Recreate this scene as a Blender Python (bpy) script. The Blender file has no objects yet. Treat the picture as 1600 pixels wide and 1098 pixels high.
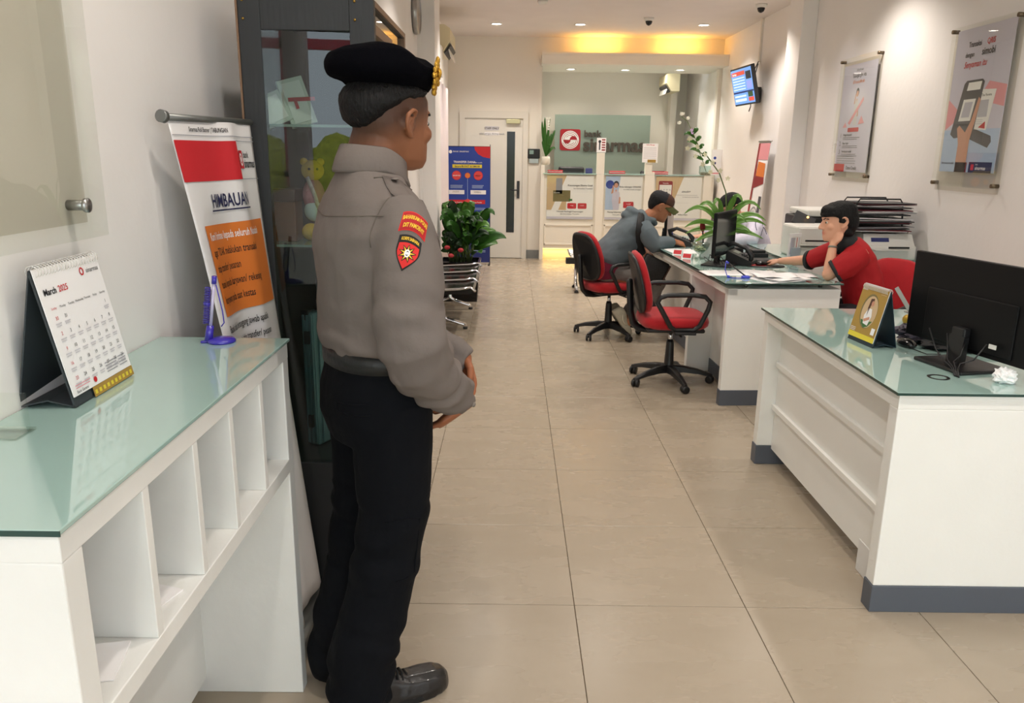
import bpy, bmesh, math, random
import numpy as np
from mathutils import Vector as V, Matrix as Mx, noise as NZ
random.seed(7)
PI = math.pi
C = bpy.context.scene.collection
sc = bpy.context.scene

# ------------------------------------------------------------------ camera, sky, lamps, exposure
CAM_H, PITCH, ROLL, YAW = 1.534, .2502, .01297, .0022255
cp, sp, cy, sy = math.cos(PITCH), math.sin(PITCH), math.cos(YAW), math.sin(YAW)
_F = V((sy*cp, cy*cp, -sp)); _R = V((cy, -sy, 0)); _U = _R.cross(_F)
_R2 = _R*math.cos(ROLL)+_U*math.sin(ROLL); _U2 = _U*math.cos(ROLL)-_R*math.sin(ROLL)
cam = bpy.data.cameras.new('camera'); cam.sensor_width = 36; cam.lens = 1218.1*36/1600
cam.clip_start = .05
cob = bpy.data.objects.new('camera', cam); C.objects.link(cob)
cob.matrix_world = Mx(((_R2.x, _U2.x, -_F.x, 0), (_R2.y, _U2.y, -_F.y, 0), (_R2.z, _U2.z, -_F.z, CAM_H), (0, 0, 0, 1)))
sc.camera = cob
sc.view_settings.view_transform = 'Standard'; sc.view_settings.look = 'None'
sc.view_settings.gamma = 1; sc.view_settings.use_curve_mapping = False
sc.view_settings.exposure = 0.72
try:
    sc.cycles.max_bounces = 9; sc.cycles.diffuse_bounces = 5; sc.cycles.glossy_bounces = 4
    sc.cycles.transparent_max_bounces = 16; sc.cycles.caustics_reflective = False; sc.cycles.caustics_refractive = False
    sc.cycles.sample_clamp_indirect = 6
    sc.cycles.use_denoising = True
except Exception: pass

XL, XR, YF, YB, ZC = -.93, 2.95, 11.65, -2.2, 3.1     # room: left wall, right wall, far wall, shop front, ceiling

w = bpy.data.worlds.new('world'); sc.world = w; w.use_nodes = True
bg = w.node_tree.nodes['Background']; bg.inputs[0].default_value = (.80, .92, 1.0, 1); bg.inputs[1].default_value = 2.6

def lamp(kind, name, loc, power, col=(1, 1, 1), rot=None, **k):
    d = bpy.data.lights.new(name, kind); d.energy = power; d.color = col
    for a, b in k.items(): setattr(d, a, b)
    o = bpy.data.objects.new(name, d); C.objects.link(o); o.location = loc
    if rot: o.rotation_euler = rot
    return o
# daylight portal in the glazed shop front behind the camera
pt = lamp('AREA', 'shopfront_daylight', (.5, YB+.06, 1.5), 165, (.80, .91, 1.0), (PI/2, 0, PI), shape='RECTANGLE', size=4.4, size_y=2.7)

DOWN = [(x, y) for y in (-.9, 1.5, 3.9, 6.3, 8.75) for x in (-.22, .83, 2.35)]
DOWN_SEEN = [(-.224, 10.543), (.83, 10.506), (2.36, 10.423)]
SOFFIT = [(.83, 12.0), (1.62, 12.0), (2.40, 11.9)]
WARM = (1.0, .92, .83)

# ------------------------------------------------------------------ colours and materials
def lin(c):
    return tuple((v/12.92 if v <= .04045 else ((v+.055)/1.055)**2.4) for v in (x/255 for x in c))
MATS = {}
def mat(name, rgb=(200, 200, 200), rough=.5, metal=0, bump=0, bscale=40, var=0, vscale=3, emit=0, spec=.5, coat=0, attr=False, stretch=None, sheen=0):
    if name in MATS: return MATS[name]
    m = bpy.data.materials.new(name); m.use_nodes = True; MATS[name] = m
    nt = m.node_tree; b = nt.nodes['Principled BSDF']; N = nt.nodes.new; L = nt.links.new
    col = lin(rgb)+(1,)
    b.inputs['Base Color'].default_value = col; b.inputs['Roughness'].default_value = rough; b.inputs['Metallic'].default_value = metal
    b.inputs['Specular IOR Level'].default_value = spec; b.inputs['Coat Weight'].default_value = coat
    if coat: b.inputs['Coat Roughness'].default_value = .05
    if sheen: b.inputs['Sheen Weight'].default_value = sheen
    if emit:
        b.inputs['Emission Color'].default_value = col; b.inputs['Emission Strength'].default_value = emit
    tc = None
    if var or bump:
        tc = N('ShaderNodeTexCoord').outputs['Object']
        if stretch:
            mp = N('ShaderNodeMapping'); mp.inputs['Scale'].default_value = stretch; L(tc, mp.inputs[0]); tc = mp.outputs[0]
    if var:
        n = N('ShaderNodeTexNoise'); n.inputs['Scale'].default_value = vscale; n.inputs['Detail'].default_value = 5; L(tc, n.inputs[0])
        r = N('ShaderNodeMapRange'); r.inputs[1].default_value = .3; r.inputs[2].default_value = .7
        r.inputs[3].default_value = 1-var; r.inputs[4].default_value = 1+var; L(n.outputs[0], r.inputs[0])
        mx = N('ShaderNodeVectorMath'); mx.operation = 'SCALE'; mx.inputs[0].default_value = col[:3]; L(r.outputs[0], mx.inputs['Scale'])
        L(mx.outputs[0], b.inputs['Base Color'])
    if attr:
        a = N('ShaderNodeAttribute'); a.attribute_name = 'tint'
        mm = N('ShaderNodeMix'); mm.data_type = 'RGBA'; mm.blend_type = 'MULTIPLY'; mm.inputs[0].default_value = 1
        if var: L(mx.outputs[0], mm.inputs[6])
        else: mm.inputs[6].default_value = col
        L(a.outputs['Color'], mm.inputs[7]); L(mm.outputs[2], b.inputs['Base Color'])
    if bump:
        n2 = N('ShaderNodeTexNoise'); n2.inputs['Scale'].default_value = bscale; n2.inputs['Detail'].default_value = 4; L(tc, n2.inputs[0])
        bp = N('ShaderNodeBump'); bp.inputs['Strength'].default_value = bump; bp.inputs['Distance'].default_value = .01
        L(n2.outputs[0], bp.inputs['Height']); L(bp.outputs[0], b.inputs['Normal'])
    return m
def pane(name, tint=(255, 255, 255), gloss=(1, 1, 1), rough=0.0, ior=1.5):
    if name in MATS: return MATS[name]
    m = bpy.data.materials.new(name); m.use_nodes = True; MATS[name] = m
    nt = m.node_tree; nt.nodes.clear(); N = nt.nodes.new; L = nt.links.new
    t = N('ShaderNodeBsdfTransparent'); t.inputs[0].default_value = lin(tint)+(1,)
    g = N('ShaderNodeBsdfGlossy'); g.inputs['Color'].default_value = gloss+(1,); g.inputs['Roughness'].default_value = rough
    f = N('ShaderNodeFresnel'); f.inputs[0].default_value = ior; mx = N('ShaderNodeMixShader'); o = N('ShaderNodeOutputMaterial')
    ge = N('ShaderNodeNewGeometry'); mu = N('ShaderNodeMath'); mu.operation = 'MULTIPLY'; iv = N('ShaderNodeMath'); iv.operation = 'SUBTRACT'; iv.inputs[0].default_value = 1
    L(ge.outputs['Backfacing'], iv.inputs[1]); L(iv.outputs[0], mu.inputs[0]); L(f.outputs[0], mu.inputs[1]); L(mu.outputs[0], mx.inputs[0]); L(t.outputs[0], mx.inputs[1]); L(g.outputs[0], mx.inputs[2]); L(mx.outputs[0], o.inputs[0])
    return m
wall_m = mat('wall_paint', (240, 236, 233), .75, bump=.12, bscale=25, var=.02, vscale=1.5)
wall_far_m = mat('wall_cream', (232, 226, 215), .7, bump=.06, bscale=25)
ceil_m = mat('ceiling_paint', (228, 221, 218), .85, var=.02)
white_m = mat('white_lacquer', (236, 236, 232), .38, bump=.05, bscale=60, var=.012, vscale=6)
worn_m = mat('white_worn_paint', (228, 228, 224), .45, bump=.15, bscale=18, var=.035, vscale=5)
grey_base_m = mat('grey_plinth', (82, 88, 98), .45, bump=.05)
black_m = mat('black_plastic', (20, 20, 22), .42)
blackg_m = mat('black_gloss', (12, 12, 14), .18)
dark_m = mat('dark_grey_plastic', (48, 49, 52), .45)
chrome_m = mat('chrome', (215, 215, 218), .12, 1)
steel_m = mat('brushed_steel', (170, 170, 168), .32, 1)
alu_m = mat('grey_aluminium', (128, 130, 128), .4, .7)
red_fabric_m = mat('red_fabric', (172, 10, 24), .9, bump=.3, bscale=250, sheen=.2, var=.06, vscale=14)
glass_top_m = mat('mint_back_painted_glass', (162, 192, 185), .04, spec=.9, coat=.6, var=.015, vscale=4)
glass_edge_m = mat('green_glass_edge', (30, 62, 56), .1)
acrylic_m = pane('clear_acrylic', (252, 253, 251))
vglass_m = pane('cabinet_glass', (226, 234, 230))
tglass_m = pane('tinted_glass', (120, 128, 126))

# ------------------------------------------------------------------ mesh builder
TM = {}
class M:
    def __init__(s, m=None):
        s.bm = bmesh.new(); s.mats = []; s.i = 0
        if m: s.m(m)
    def m(s, mt):
        if mt not in s.mats: s.mats.append(mt)
        s.i = s.mats.index(mt); return s
    def _tag(s, faces, smooth):
        for f in faces: f.material_index = s.i; f.smooth = smooth
    def box(s, a, b, bev=0, M_=None, seg=2):
        a, b = V(a), V(b); c = (a+b)/2; d = V([abs(v) for v in (b-a)])
        t = bmesh.new(); bmesh.ops.create_cube(t, size=1, matrix=Mx.Translation(c) @ Mx.Diagonal((*d, 1)))
        if bev: bmesh.ops.bevel(t, geom=t.edges[:], offset=min(bev, min(d)*.49), segments=seg, profile=.5, affect='EDGES')
        return s.merge(t, M_, bev > 0 and seg > 2)
    def merge(s, t, M_=None, smooth=False):
        if M_ is not None: t.transform(M_)
        mp = {v: s.bm.verts.new(v.co) for v in t.verts}
        fs = []
        for f in t.faces:
            try: fs.append(s.bm.faces.new([mp[v] for v in f.verts]))
            except ValueError: pass
        s._tag(fs, smooth); t.free(); return s
    def rings(s, R, cap=True, closed=True, smooth=True, loop=False):
        vs = [[s.bm.verts.new(p) for p in r] for r in R]; fs = []; n = len(vs[0])
        K = len(vs) if loop else len(vs)-1
        for k in range(K):
            a, b = vs[k], vs[(k+1) % len(vs)]
            for j in range(n if closed else n-1):
                fs.append(s.bm.faces.new((a[j], a[(j+1) % n], b[(j+1) % n], b[j])))
        s._tag(fs, smooth)
        if cap and closed and not loop:
            s._tag([s.bm.faces.new(vs[0][::-1]), s.bm.faces.new(vs[-1])], False)
        return s
    def cyl(s, a, b, r, r2=None, seg=16, smooth=True):
        a, b = V(a), V(b); r2 = r if r2 is None else r2; d = (b-a).normalized()
        u = d.orthogonal().normalized(); v = d.cross(u)
        cs = [(math.cos(2*PI*k/seg), math.sin(2*PI*k/seg)) for k in range(seg)]
        return s.rings([[a+(u*x+v*y)*r for x, y in cs], [b+(u*x+v*y)*r2 for x, y in cs]], smooth=smooth)
    def tube(s, P, r, seg=8, smooth=True, round_=False, flat=1.0, loop=False, upv=None):
        P = [V(p) for p in P]; n = len(P); rr = r if isinstance(r, (list, tuple)) else [r]*n; R = []
        if round_ and not loop:
            d0 = (P[0]-P[1]).normalized(); d1 = (P[-1]-P[-2]).normalized()
            P = [P[0]+d0*rr[0]*.9, P[0]+d0*rr[0]*.6]+P+[P[-1]+d1*rr[-1]*.6, P[-1]+d1*rr[-1]*.9]
            rr = [rr[0]*.35, rr[0]*.8]+list(rr)+[rr[-1]*.8, rr[-1]*.35]; n += 4
        u = None
        for k in range(n):
            if loop: d = (P[(k+1) % n]-P[k-1]).normalized()
            else: d = (P[min(k+1, n-1)]-P[max(k-1, 0)]).normalized()
            if upv is not None: u = (V(upv)-d*V(upv).dot(d)).normalized()
            elif u is None: u = d.orthogonal().normalized()
            else: u = (u-d*u.dot(d)).normalized()
            v = d.cross(u)
            R.append([P[k]+u*math.cos(2*PI*j/seg)*rr[k]*flat+v*math.sin(2*PI*j/seg)*rr[k] for j in range(seg)])
        return s.rings(R, smooth=smooth, loop=loop)
    def ell(s, c, r, M_=None, seg=16, rn=10, smooth=True):
        t = bmesh.new(); bmesh.ops.create_uvsphere(t, u_segments=seg, v_segments=rn, radius=1)
        r = (r, r, r) if isinstance(r, (int, float)) else r
        t.transform(Mx.Translation(V(c)) @ (M_ or Mx()) @ Mx.Diagonal((*r, 1))); return s.merge(t, None, smooth)
    def lathe(s, prof, c=(0, 0, 0), seg=24, M_=None, smooth=True):
        T = Mx.Translation(V(c)) @ (M_ or Mx())
        R = [[T @ V((r*math.cos(2*PI*j/seg), r*math.sin(2*PI*j/seg), z)) for j in range(seg)] for r, z in prof]
        return s.rings(R, smooth=smooth)
    def poly(s, P, th=None, smooth=False):
        P = [V(p) for p in P]
        if th is None:
            s._tag([s.bm.faces.new([s.bm.verts.new(p) for p in P])], smooth); return s
        th = V(th); return s.rings([P, [p+th for p in P]], smooth=False)
    def raw(s, vs, fs, smooth=False):
        b = [s.bm.verts.new(v) for v in vs]; o = []
        for f in fs:
            try: o.append(s.bm.faces.new([b[i] for i in f]))
            except ValueError: pass
        s._tag(o, smooth); return s
    def sheet(s, G, th=0, smooth=True, normal=None):   # grid of points -> surface, optional thickness
        n, k = len(G), len(G[0]); G = [[V(p) for p in r] for r in G]
        if th:
            R = []
            for i in range(n):
                nrm = V(normal) if normal is not None else None
                top = G[i]; bot = [p-(nrm or V((0, 0, 1)))*th for p in top]
                R.append(list(top)+bot[::-1])
            return s.rings(R, smooth=smooth)
        vs = [[s.bm.verts.new(p) for p in r] for r in G]; fs = []
        for i in range(n-1):
            for j in range(k-1): fs.append(s.bm.faces.new((vs[i][j], vs[i][j+1], vs[i+1][j+1], vs[i+1][j])))
        s._tag(fs, smooth); return s
    def obj(s, name, parent=None, local=False, fix=True, **props):
        if fix: bmesh.ops.recalc_face_normals(s.bm, faces=s.bm.faces[:])
        me = bpy.data.meshes.new(name); o = bpy.data.objects.new(name, me)
        if parent is not None:
            if not local: s.bm.transform(TM[parent].inverted())
            o.parent = parent; TM[o] = TM[parent].copy()
        elif not local and s.bm.verts:
            xs = [v.co for v in s.bm.verts]
            c = V(((min(p.x for p in xs)+max(p.x for p in xs))/2, (min(p.y for p in xs)+max(p.y for p in xs))/2, min(p.z for p in xs)))
            s.bm.transform(Mx.Translation(-c)); o.location = c; TM[o] = Mx.Translation(c)
        else: TM[o] = Mx()
        s.bm.to_mesh(me); s.bm.free()
        for m_ in s.mats: me.materials.append(m_)
        C.objects.link(o)
        for k, v in props.items(): o[k] = v
        return o
def thing(name, label, cat, loc=(0, 0, 0), rz=0, group=None):
    o = bpy.data.objects.new(name, None); C.objects.link(o); o.empty_display_size = .1
    o.location = loc; o.rotation_euler = (0, 0, rz); TM[o] = Mx.Translation(V(loc)) @ Mx.Rotation(rz, 4, 'Z')
    o['label'] = label; o['category'] = cat
    if group: o['group'] = group
    return o
def tag(o, label, cat, group=None):
    o['label'] = label; o['category'] = cat
    if group: o['group'] = group
    return o
def dup(o, loc=None, rz=None, label=None, parent=None):
    c = o.copy(); C.objects.link(c); c.parent = parent
    if loc is not None: c.location = loc
    if rz is not None: c.rotation_euler = (0, 0, rz)
    if label: c['label'] = label
    for ch in [x for x in list(o.children)]: dup(ch, parent=c)
    return c
def rotT(c, ax, ang): return Mx.Translation(V(c)) @ Mx.Rotation(ang, 4, ax) @ Mx.Translation(-V(c))

_TC = {}
def text_geo(s, bold=0, res=2):
    k = (s, bold, res)
    if k not in _TC:
        cu = bpy.data.curves.new('t', 'FONT'); cu.body = s; cu.size = 1; cu.resolution_u = res; cu.offset = bold
        o = bpy.data.objects.new('t', cu); C.objects.link(o)
        me = bpy.data.meshes.new_from_object(o.evaluated_get(bpy.context.evaluated_depsgraph_get()))
        vs = [tuple(v.co) for v in me.vertices]; fs = [tuple(p.vertices) for p in me.polygons]
        bpy.data.objects.remove(o); bpy.data.curves.remove(cu); bpy.data.meshes.remove(me); _TC[k] = (vs, fs)
    return _TC[k]
class Print:
    """flat print laid on a sheet: u to the right, v up, in metres from the lower-left corner"""
    def __init__(s, o, u, v, n, mb=None, f=None):
        s.o, s.u, s.v, s.n = V(o), V(u).normalized(), V(v).normalized(), V(n).normalized(); s.mb = mb or M(); s.k = 1; s.f = f
    def p(s, a, b, l=0):
        if s.f: return s.f(a, b, s.k*.0004+l)
        return s.o+s.u*a+s.v*b+s.n*(s.k*.0004+l)
    def poly(s, P, m): s.mb.m(m); s.mb.poly([s.p(a, b) for a, b in P]); return s
    def rect(s, a, b, w_, h, m, nx=1, r=0):
        if s.f:
            s.mb.m(m); nx = max(nx, int(w_/.02)+1); ny = max(1, int(h/.04))
            s.mb.sheet([[s.p(a+w_*i/nx, b+h*j/ny) for i in range(nx+1)] for j in range(ny+1)], smooth=True); return s
        if r:
            P = []
            for cx_, cy_, a0 in ((a+w_-r, b+h-r, 0), (a+r, b+h-r, 90), (a+r, b+r, 180), (a+w_-r, b+r, 270)):
                P += [(cx_+r*math.cos(math.radians(a0+q)), cy_+r*math.sin(math.radians(a0+q))) for q in (0, 30, 60, 90)]
            return s.poly(P, m)
        return s.poly([(a, b), (a+w_, b), (a+w_, b+h), (a, b+h)], m)
    def ring(s, a, b, r0, r1, m, a0=0, a1=360, sx=1):
        n = 24; s.mb.m(m); A = [math.radians(a0+(a1-a0)*k/n) for k in range(n+1)]
        s.mb.sheet([[s.p(a+sx*r*math.cos(t), b+r*math.sin(t)) for t in A] for r in (r0, r1)], smooth=False); return s
    def disc(s, a, b, r, m, sx=1): return s.poly([(a+sx*r*math.cos(2*PI*k/24), b+r*math.sin(2*PI*k/24)) for k in range(24)], m)
    def text(s, a, b, size, t, m, al='l', bold=0, wide=1, tilt=0):
        vs, fs = text_geo(t, bold); s.mb.m(m)
        if not vs: return s
        wd = max(v[0] for v in vs)*size*wide; o = {'l': 0, 'c': -wd/2, 'r': -wd}[al]
        s.mb.raw([s.p(a+o+v[0]*size*wide+v[1]*size*tilt, b+v[1]*size) for v in vs], fs); return s
    def up(s): s.k += 1; return s
    def lines(s, a, b, w_, n, gap, h, m, rag=.15):
        for k in range(n): s.rect(a, b-k*gap, w_*(1-rag*random.random()), h, m)
        return s
    def logo(s, a, b, sz, red, white):
        """red square emblem with two interlocked striped swirls, as on the wall"""
        s.rect(a, b, sz, sz, red, r=sz*.1); s.up(); c = (a+sz/2, b+sz/2); R = sz*.43
        s.disc(c[0], c[1], R, white); s.up()
        for q in (.84, .66, .48):
            s.ring(c[0]-R*.0, c[1], R*q, R*(q+.05), red, 20, 180); s.ring(c[0], c[1], R*q, R*(q+.05), red, 200, 360)
        s.ring(c[0]+R*.36, c[1], 0, R*.42, red, 0, 180); s.ring(c[0]-R*.36, c[1], 0, R*.42, red, 180, 360); s.up()
        s.ring(c[0]+R*.36, c[1]-R*.02, R*.12, R*.26, white, 180, 360); s.ring(c[0]-R*.36, c[1]+R*.02, R*.12, R*.26, white, 0, 180)
        s.k -= 3
        return s
    def obj(s, name, parent): return s.mb.obj(name, parent, fix=False)
ink = {k: mat('ink_'+k, v, .55) for k, v in dict(red=(196, 32, 42), dred=(140, 26, 34), orange=(222, 122, 48), white=(240, 238, 238), black=(24, 24, 30), navy=(34, 36, 74), blue=(32, 62, 150), dblue=(24, 40, 110), lblue=(176, 196, 226), yellow=(226, 206, 60), skin=(206, 150, 124), grey=(150, 150, 156), lgrey=(206, 204, 208), gold=(170, 136, 62), tan=(206, 178, 140), pink=(226, 150, 158), olive=(122, 112, 74), lilac=(205, 200, 218), teal=(40, 96, 110), green=(60, 110, 60), brown=(84, 52, 40), pgrey=(190, 188, 200), dgrey=(74, 74, 80)).items()}
# ------------------------------------------------------------------ room shell
def st(m_, name): return m_.obj(name, kind='structure')
tile_m = mat('porcelain_tile', (186, 172, 152), .26, bump=.03, bscale=30, spec=.5)
def tile_nodes():   # stone-like linear grain, different for every tile
    nt = tile_m.node_tree; N = nt.nodes.new; L = nt.links.new; b = nt.nodes['Principled BSDF']
    tc = N('ShaderNodeTexCoord'); oi = N('ShaderNodeObjectInfo'); ad = N('ShaderNodeVectorMath'); ad.operation = 'ADD'
    sc_ = N('ShaderNodeVectorMath'); sc_.operation = 'SCALE'; sc_.inputs['Scale'].default_value = 37
    cb = N('ShaderNodeCombineXYZ'); L(oi.outputs['Random'], cb.inputs[0]); L(oi.outputs['Random'], cb.inputs[1]); L(cb.outputs[0], sc_.inputs[0])
    L(tc.outputs['Object'], ad.inputs[0]); L(sc_.outputs[0], ad.inputs[1])
    mp = N('ShaderNodeMapping'); mp.inputs['Scale'].default_value = (2.0, 5, 3); L(ad.outputs[0], mp.inputs[0])
    n = N('ShaderNodeTexNoise'); n.inputs['Scale'].default_value = 1.2; n.inputs['Detail'].default_value = 3; n.inputs['Roughness'].default_value = .6; L(mp.outputs[0], n.inputs[0])
    r = N('ShaderNodeValToRGB'); L(n.outputs[0], r.inputs[0])
    r.color_ramp.elements[0].position = .25; r.color_ramp.elements[0].color = lin((160, 147, 129))+(1,)
    r.color_ramp.elements[1].position = .75; r.color_ramp.elements[1].color = lin((167, 154, 136))+(1,)
    L(r.outputs[0], b.inputs['Base Color'])
    rr = N('ShaderNodeMapRange'); rr.inputs[3].default_value = .2; rr.inputs[4].default_value = .34; L(n.outputs[0], rr.inputs[0]); L(rr.outputs[0], b.inputs['Roughness'])
tile_nodes()
grout_m = mat('tile_grout', (98, 86, 72), .9)
f = M(grout_m).box((-2.1, YB, -.12), (XR, YF+2.6, -.004)); floor = f.obj('floor', kind='structure')
protos = {}
X0, Y0, T = .235, 2.427, .6
for i in range(-2, 5):
    for j in range(-8, 16):
        x0, x1, y0, y1 = max(X0+i*T, XL), min(X0+(i+1)*T, XR), max(Y0+j*T, YB), min(Y0+(j+1)*T, YF)
        if x1-x0 < .03 or y1-y0 < .03: continue
        k = (round(x1-x0, 3), round(y1-y0, 3))
        if k not in protos:
            t = M(tile_m); hx, hy, g, bv = k[0]/2-.0012, k[1]/2-.0012, .0, .0012
            t.rings([[(-hx, -hy, -.012), (hx, -hy, -.012), (hx, hy, -.012), (-hx, hy, -.012)], [(-hx, -hy, -bv), (hx, -hy, -bv), (hx, hy, -bv), (-hx, hy, -bv)],
                     [(-hx+bv, -hy+bv, 0), (hx-bv, -hy+bv, 0), (hx-bv, hy-bv, 0), (-hx+bv, hy-bv, 0)]], smooth=False)
            bmesh.ops.recalc_face_normals(t.bm, faces=t.bm.faces[:])
            me = bpy.data.meshes.new('floor_tile'); t.bm.to_mesh(me); me.materials.append(tile_m); protos[k] = me
        o = bpy.data.objects.new('floor_tile', protos[k]); o.parent = floor
        o.location = V(((x0+x1)/2, (y0+y1)/2, 0))-TM[floor].translation; C.objects.link(o)
st(M(ceil_m).box((-2.1, YB-.1, ZC), (XR+.2, YF+.1, ZC+.12)), 'ceiling')
# left wall + column
st(M(wall_m).box((XL-.14, -1.0, -.1), (XL, YF+.1, ZC)), 'wall_left')
st(M(wall_m).box((-2.1, -1.0, -.1), (XL-.14, -.9, ZC)).box((-2.1, YB-.1, -.1), (-2.0, -1.0, ZC)), 'wall_front_left')
st(M(wall_m).box((XL, 8.0, 0), (-.765, 8.55, ZC)).box((XL, 7.98, 0), (-.90, 8.0, ZC)), 'trim_1')
# right wall: near part, pilaster, far part
st(M(wall_m).box((XR, YB-.1, -.1), (XR+.14, YF+2.7, ZC)), 'wall_right')
st(M(wall_m).box((2.80, 8.15, 0), (XR, 8.55, ZC), .004), 'trim_2')
# far wall with the wide teller opening
OX0, OX1, SZ0, SZ1 = .405, 2.90, 2.715, 2.865
st(M(wall_far_m).box((XL, YF, 0), (OX0, YF+.12, ZC)).box((OX0, YF, SZ1), (XR, YF+.12, ZC)).box((OX1, YF, 0), (XR, YF+.12, SZ1)), 'wall_far')
st(M(wall_far_m).box((OX0-.02, 11.33, SZ0), (XR, 12.45, SZ1-.03), .003).box((OX0-.02, 11.33, SZ1-.03), (XR, 11.37, SZ1)), 'trim_3')
st(M(wall_far_m).box((OX0, YF+.12, 0), (OX0-.12, YF+2.4, 2.95)).box((OX0-.12, YF+2.2, 0), (2.62, YF+2.35, 2.95))
   .box((2.62, YF+1.95, 0), (2.72, YF+2.4, 2.95)).box((2.72, YF+2.3, 0), (XR, YF+2.4, 2.95)), 'wall_back')
st(M(ceil_m).box((OX0-.12, 12.45, 2.95), (XR, YF+2.5, 3.05)), 'trim_4')
# shop front behind the camera: posts, transom, sill, kerb outside
fr = M(mat('shopfront_frame', (120, 24, 30), .4))
for x in (-2.0, -.60, .36, 1.65, XR-.08): fr.box((x, YB-.05, 0), (x+.08, YB+.02, ZC))
fr.box((-2.0, YB-.05, 2.35), (XR, YB+.02, 2.43)).box((-2.0, YB-.05, 2.9), (XR, YB+.02, ZC))
fr.obj('window_1', kind='structure')
st(M(mat('pavement', (190, 190, 186), .9, var=.05)).box((-7, -14, -.2), (9, YB-.05, -.06)), 'trim_5')
hd = M(mat('hedge_leaf', (190, 190, 70), .8, bump=.6, bscale=9, var=.35, vscale=12))
for k in range(26): hd.ell((-4.5+k*.4, -9.5+random.uniform(-.3, .3), .75+random.uniform(0, .35)), (.5, .45, .75), seg=10, rn=7)
tag(hd.obj('hedge'), 'yellow-green clipped hedge across the street, seen only as a reflection', 'hedge')['kind'] = 'stuff'
# baseboards
bb = mat('grey_stone_skirting', (128, 130, 130), .4, var=.12, vscale=9)
st(M(bb).box((.20, YF-.012, 0), (OX0+.01, YF, .125)), 'baseboard_far')
st(M(bb).box((XL, 2.2, 0), (XL+.012, 7.98, .1)), 'baseboard_left')
# ceiling lamps
lamp_m = mat('lamp_face', (255, 244, 230), emit=9)
rim_m = mat('lamp_rim', (225, 222, 216), .4)
def downlight(x, y, z, label, group, power, tilt=0):
    t = thing('downlight', label, 'ceiling light', (x, y, z), 0, group)
    m_ = M(rim_m); m_.lathe([(.078, 0), (.080, -.004), (.066, -.008), (.062, -.002), (.062, .0)], (x, y, z), 24); m_.obj('rim', t)
    M(lamp_m).lathe([(.061, -.001), (.001, -.003)], (x, y, z), 24).obj('lamp_lens', t)
    l = lamp('SPOT', 'downlight_beam', (x, y, z-.02), power, WARM, spot_size=math.radians(125), spot_blend=.7, shadow_soft_size=.05)
    return t
for k, (x, y) in enumerate(DOWN_SEEN):
    downlight(x, y, ZC, ['round ceiling downlight nearest the air conditioner, left of the three', 'middle round ceiling downlight beside the amber cove glow', 'round ceiling downlight nearest the right wall above the wall screen'][k], 'ceiling downlights in front of the far wall', 46)
for k, (x, y) in enumerate(SOFFIT):
    downlight(x, y, SZ0, ['round downlight at the left end of the soffit above the teller counter', 'middle one of the three downlights in the soffit above the teller counter', 'round downlight at the right end of the soffit above the teller counter'][k], 'downlights in the teller soffit', 26)
for x, y in DOWN: lamp('SPOT', 'downlight_beam', (x, y, ZC-.02), 50 if y > 5 else 34, WARM, spot_size=math.radians(125), spot_blend=.7, shadow_soft_size=.05)
lamp('SPOT', 'wall_washer_beam', (2.5, 7.3, ZC-.03), 16, (.95, .93, 1), spot_size=math.radians(90), spot_blend=1, shadow_soft_size=.1)
lamp('SPOT', 'wall_washer_beam', (2.50, 9.1, ZC-.03), 20, (.95, .93, 1), spot_size=math.radians(90), spot_blend=1, shadow_soft_size=.1)
lamp('SPOT', 'wall_washer_beam', (2.62, 12.2, SZ0-.03), 10, (.9, .93, 1), spot_size=math.radians(90), spot_blend=1, shadow_soft_size=.1)
for x in (.9, 2.2): lamp('SPOT', 'teller_fill_beam', (x, 12.9, 2.92), 24, (1, .92, .78), spot_size=math.radians(130), spot_blend=.6, shadow_soft_size=.05)  # unseen fill spots added to brighten the teller area
# amber cove lamps lying behind the soffit lip
cv = mat('amber_lamp', (255, 170, 40), emit=3)
for k, x in enumerate((1.18, 2.30)):
    o = M(cv).cyl((x-.17, 11.5, SZ1-.012), (x+.17, 11.5, SZ1-.012), .012, seg=10).obj('cove_lamp')
    tag(o, ['amber cove lamp glowing on the left part of the soffit', 'amber cove lamp glowing on the right part of the soffit'][k], 'lamp', 'amber cove lamps')
    lamp('AREA', 'cove_glow', (x, 11.48, SZ1+.01), 2.3, (1, .52, .09), (PI, 0, 0), shape='RECTANGLE', size=.5, size_y=.08)
# smoke detector, dome cameras
t = M(rim_m).lathe([(.055, 3.1), (.055, 3.085), (.04, 3.065), (.001, 3.062)], (.298, 8.96, 0)).obj('smoke_detector'); tag(t, 'white round smoke detector on the ceiling at the top edge of the picture', 'detector')
def dome(x, y, label):
    t = thing('dome_camera', label, 'camera', (x, y, ZC))
    M(rim_m).lathe([(.062, 0), (.062, -.02), (.05, -.034), (.042, -.036)], (x, y, ZC)).obj('housing', t)
    M(blackg_m).lathe([(.04, -.034), (.04, -.05), (.03, -.072), (.012, -.084), (.001, -.086)], (x, y, ZC)).obj('dome', t)
dome(1.60, 9.96, 'black and white dome security camera on the ceiling in front of the cove')
dome(2.64, 9.0, 'small dome security camera on the ceiling near the right wall')

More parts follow.
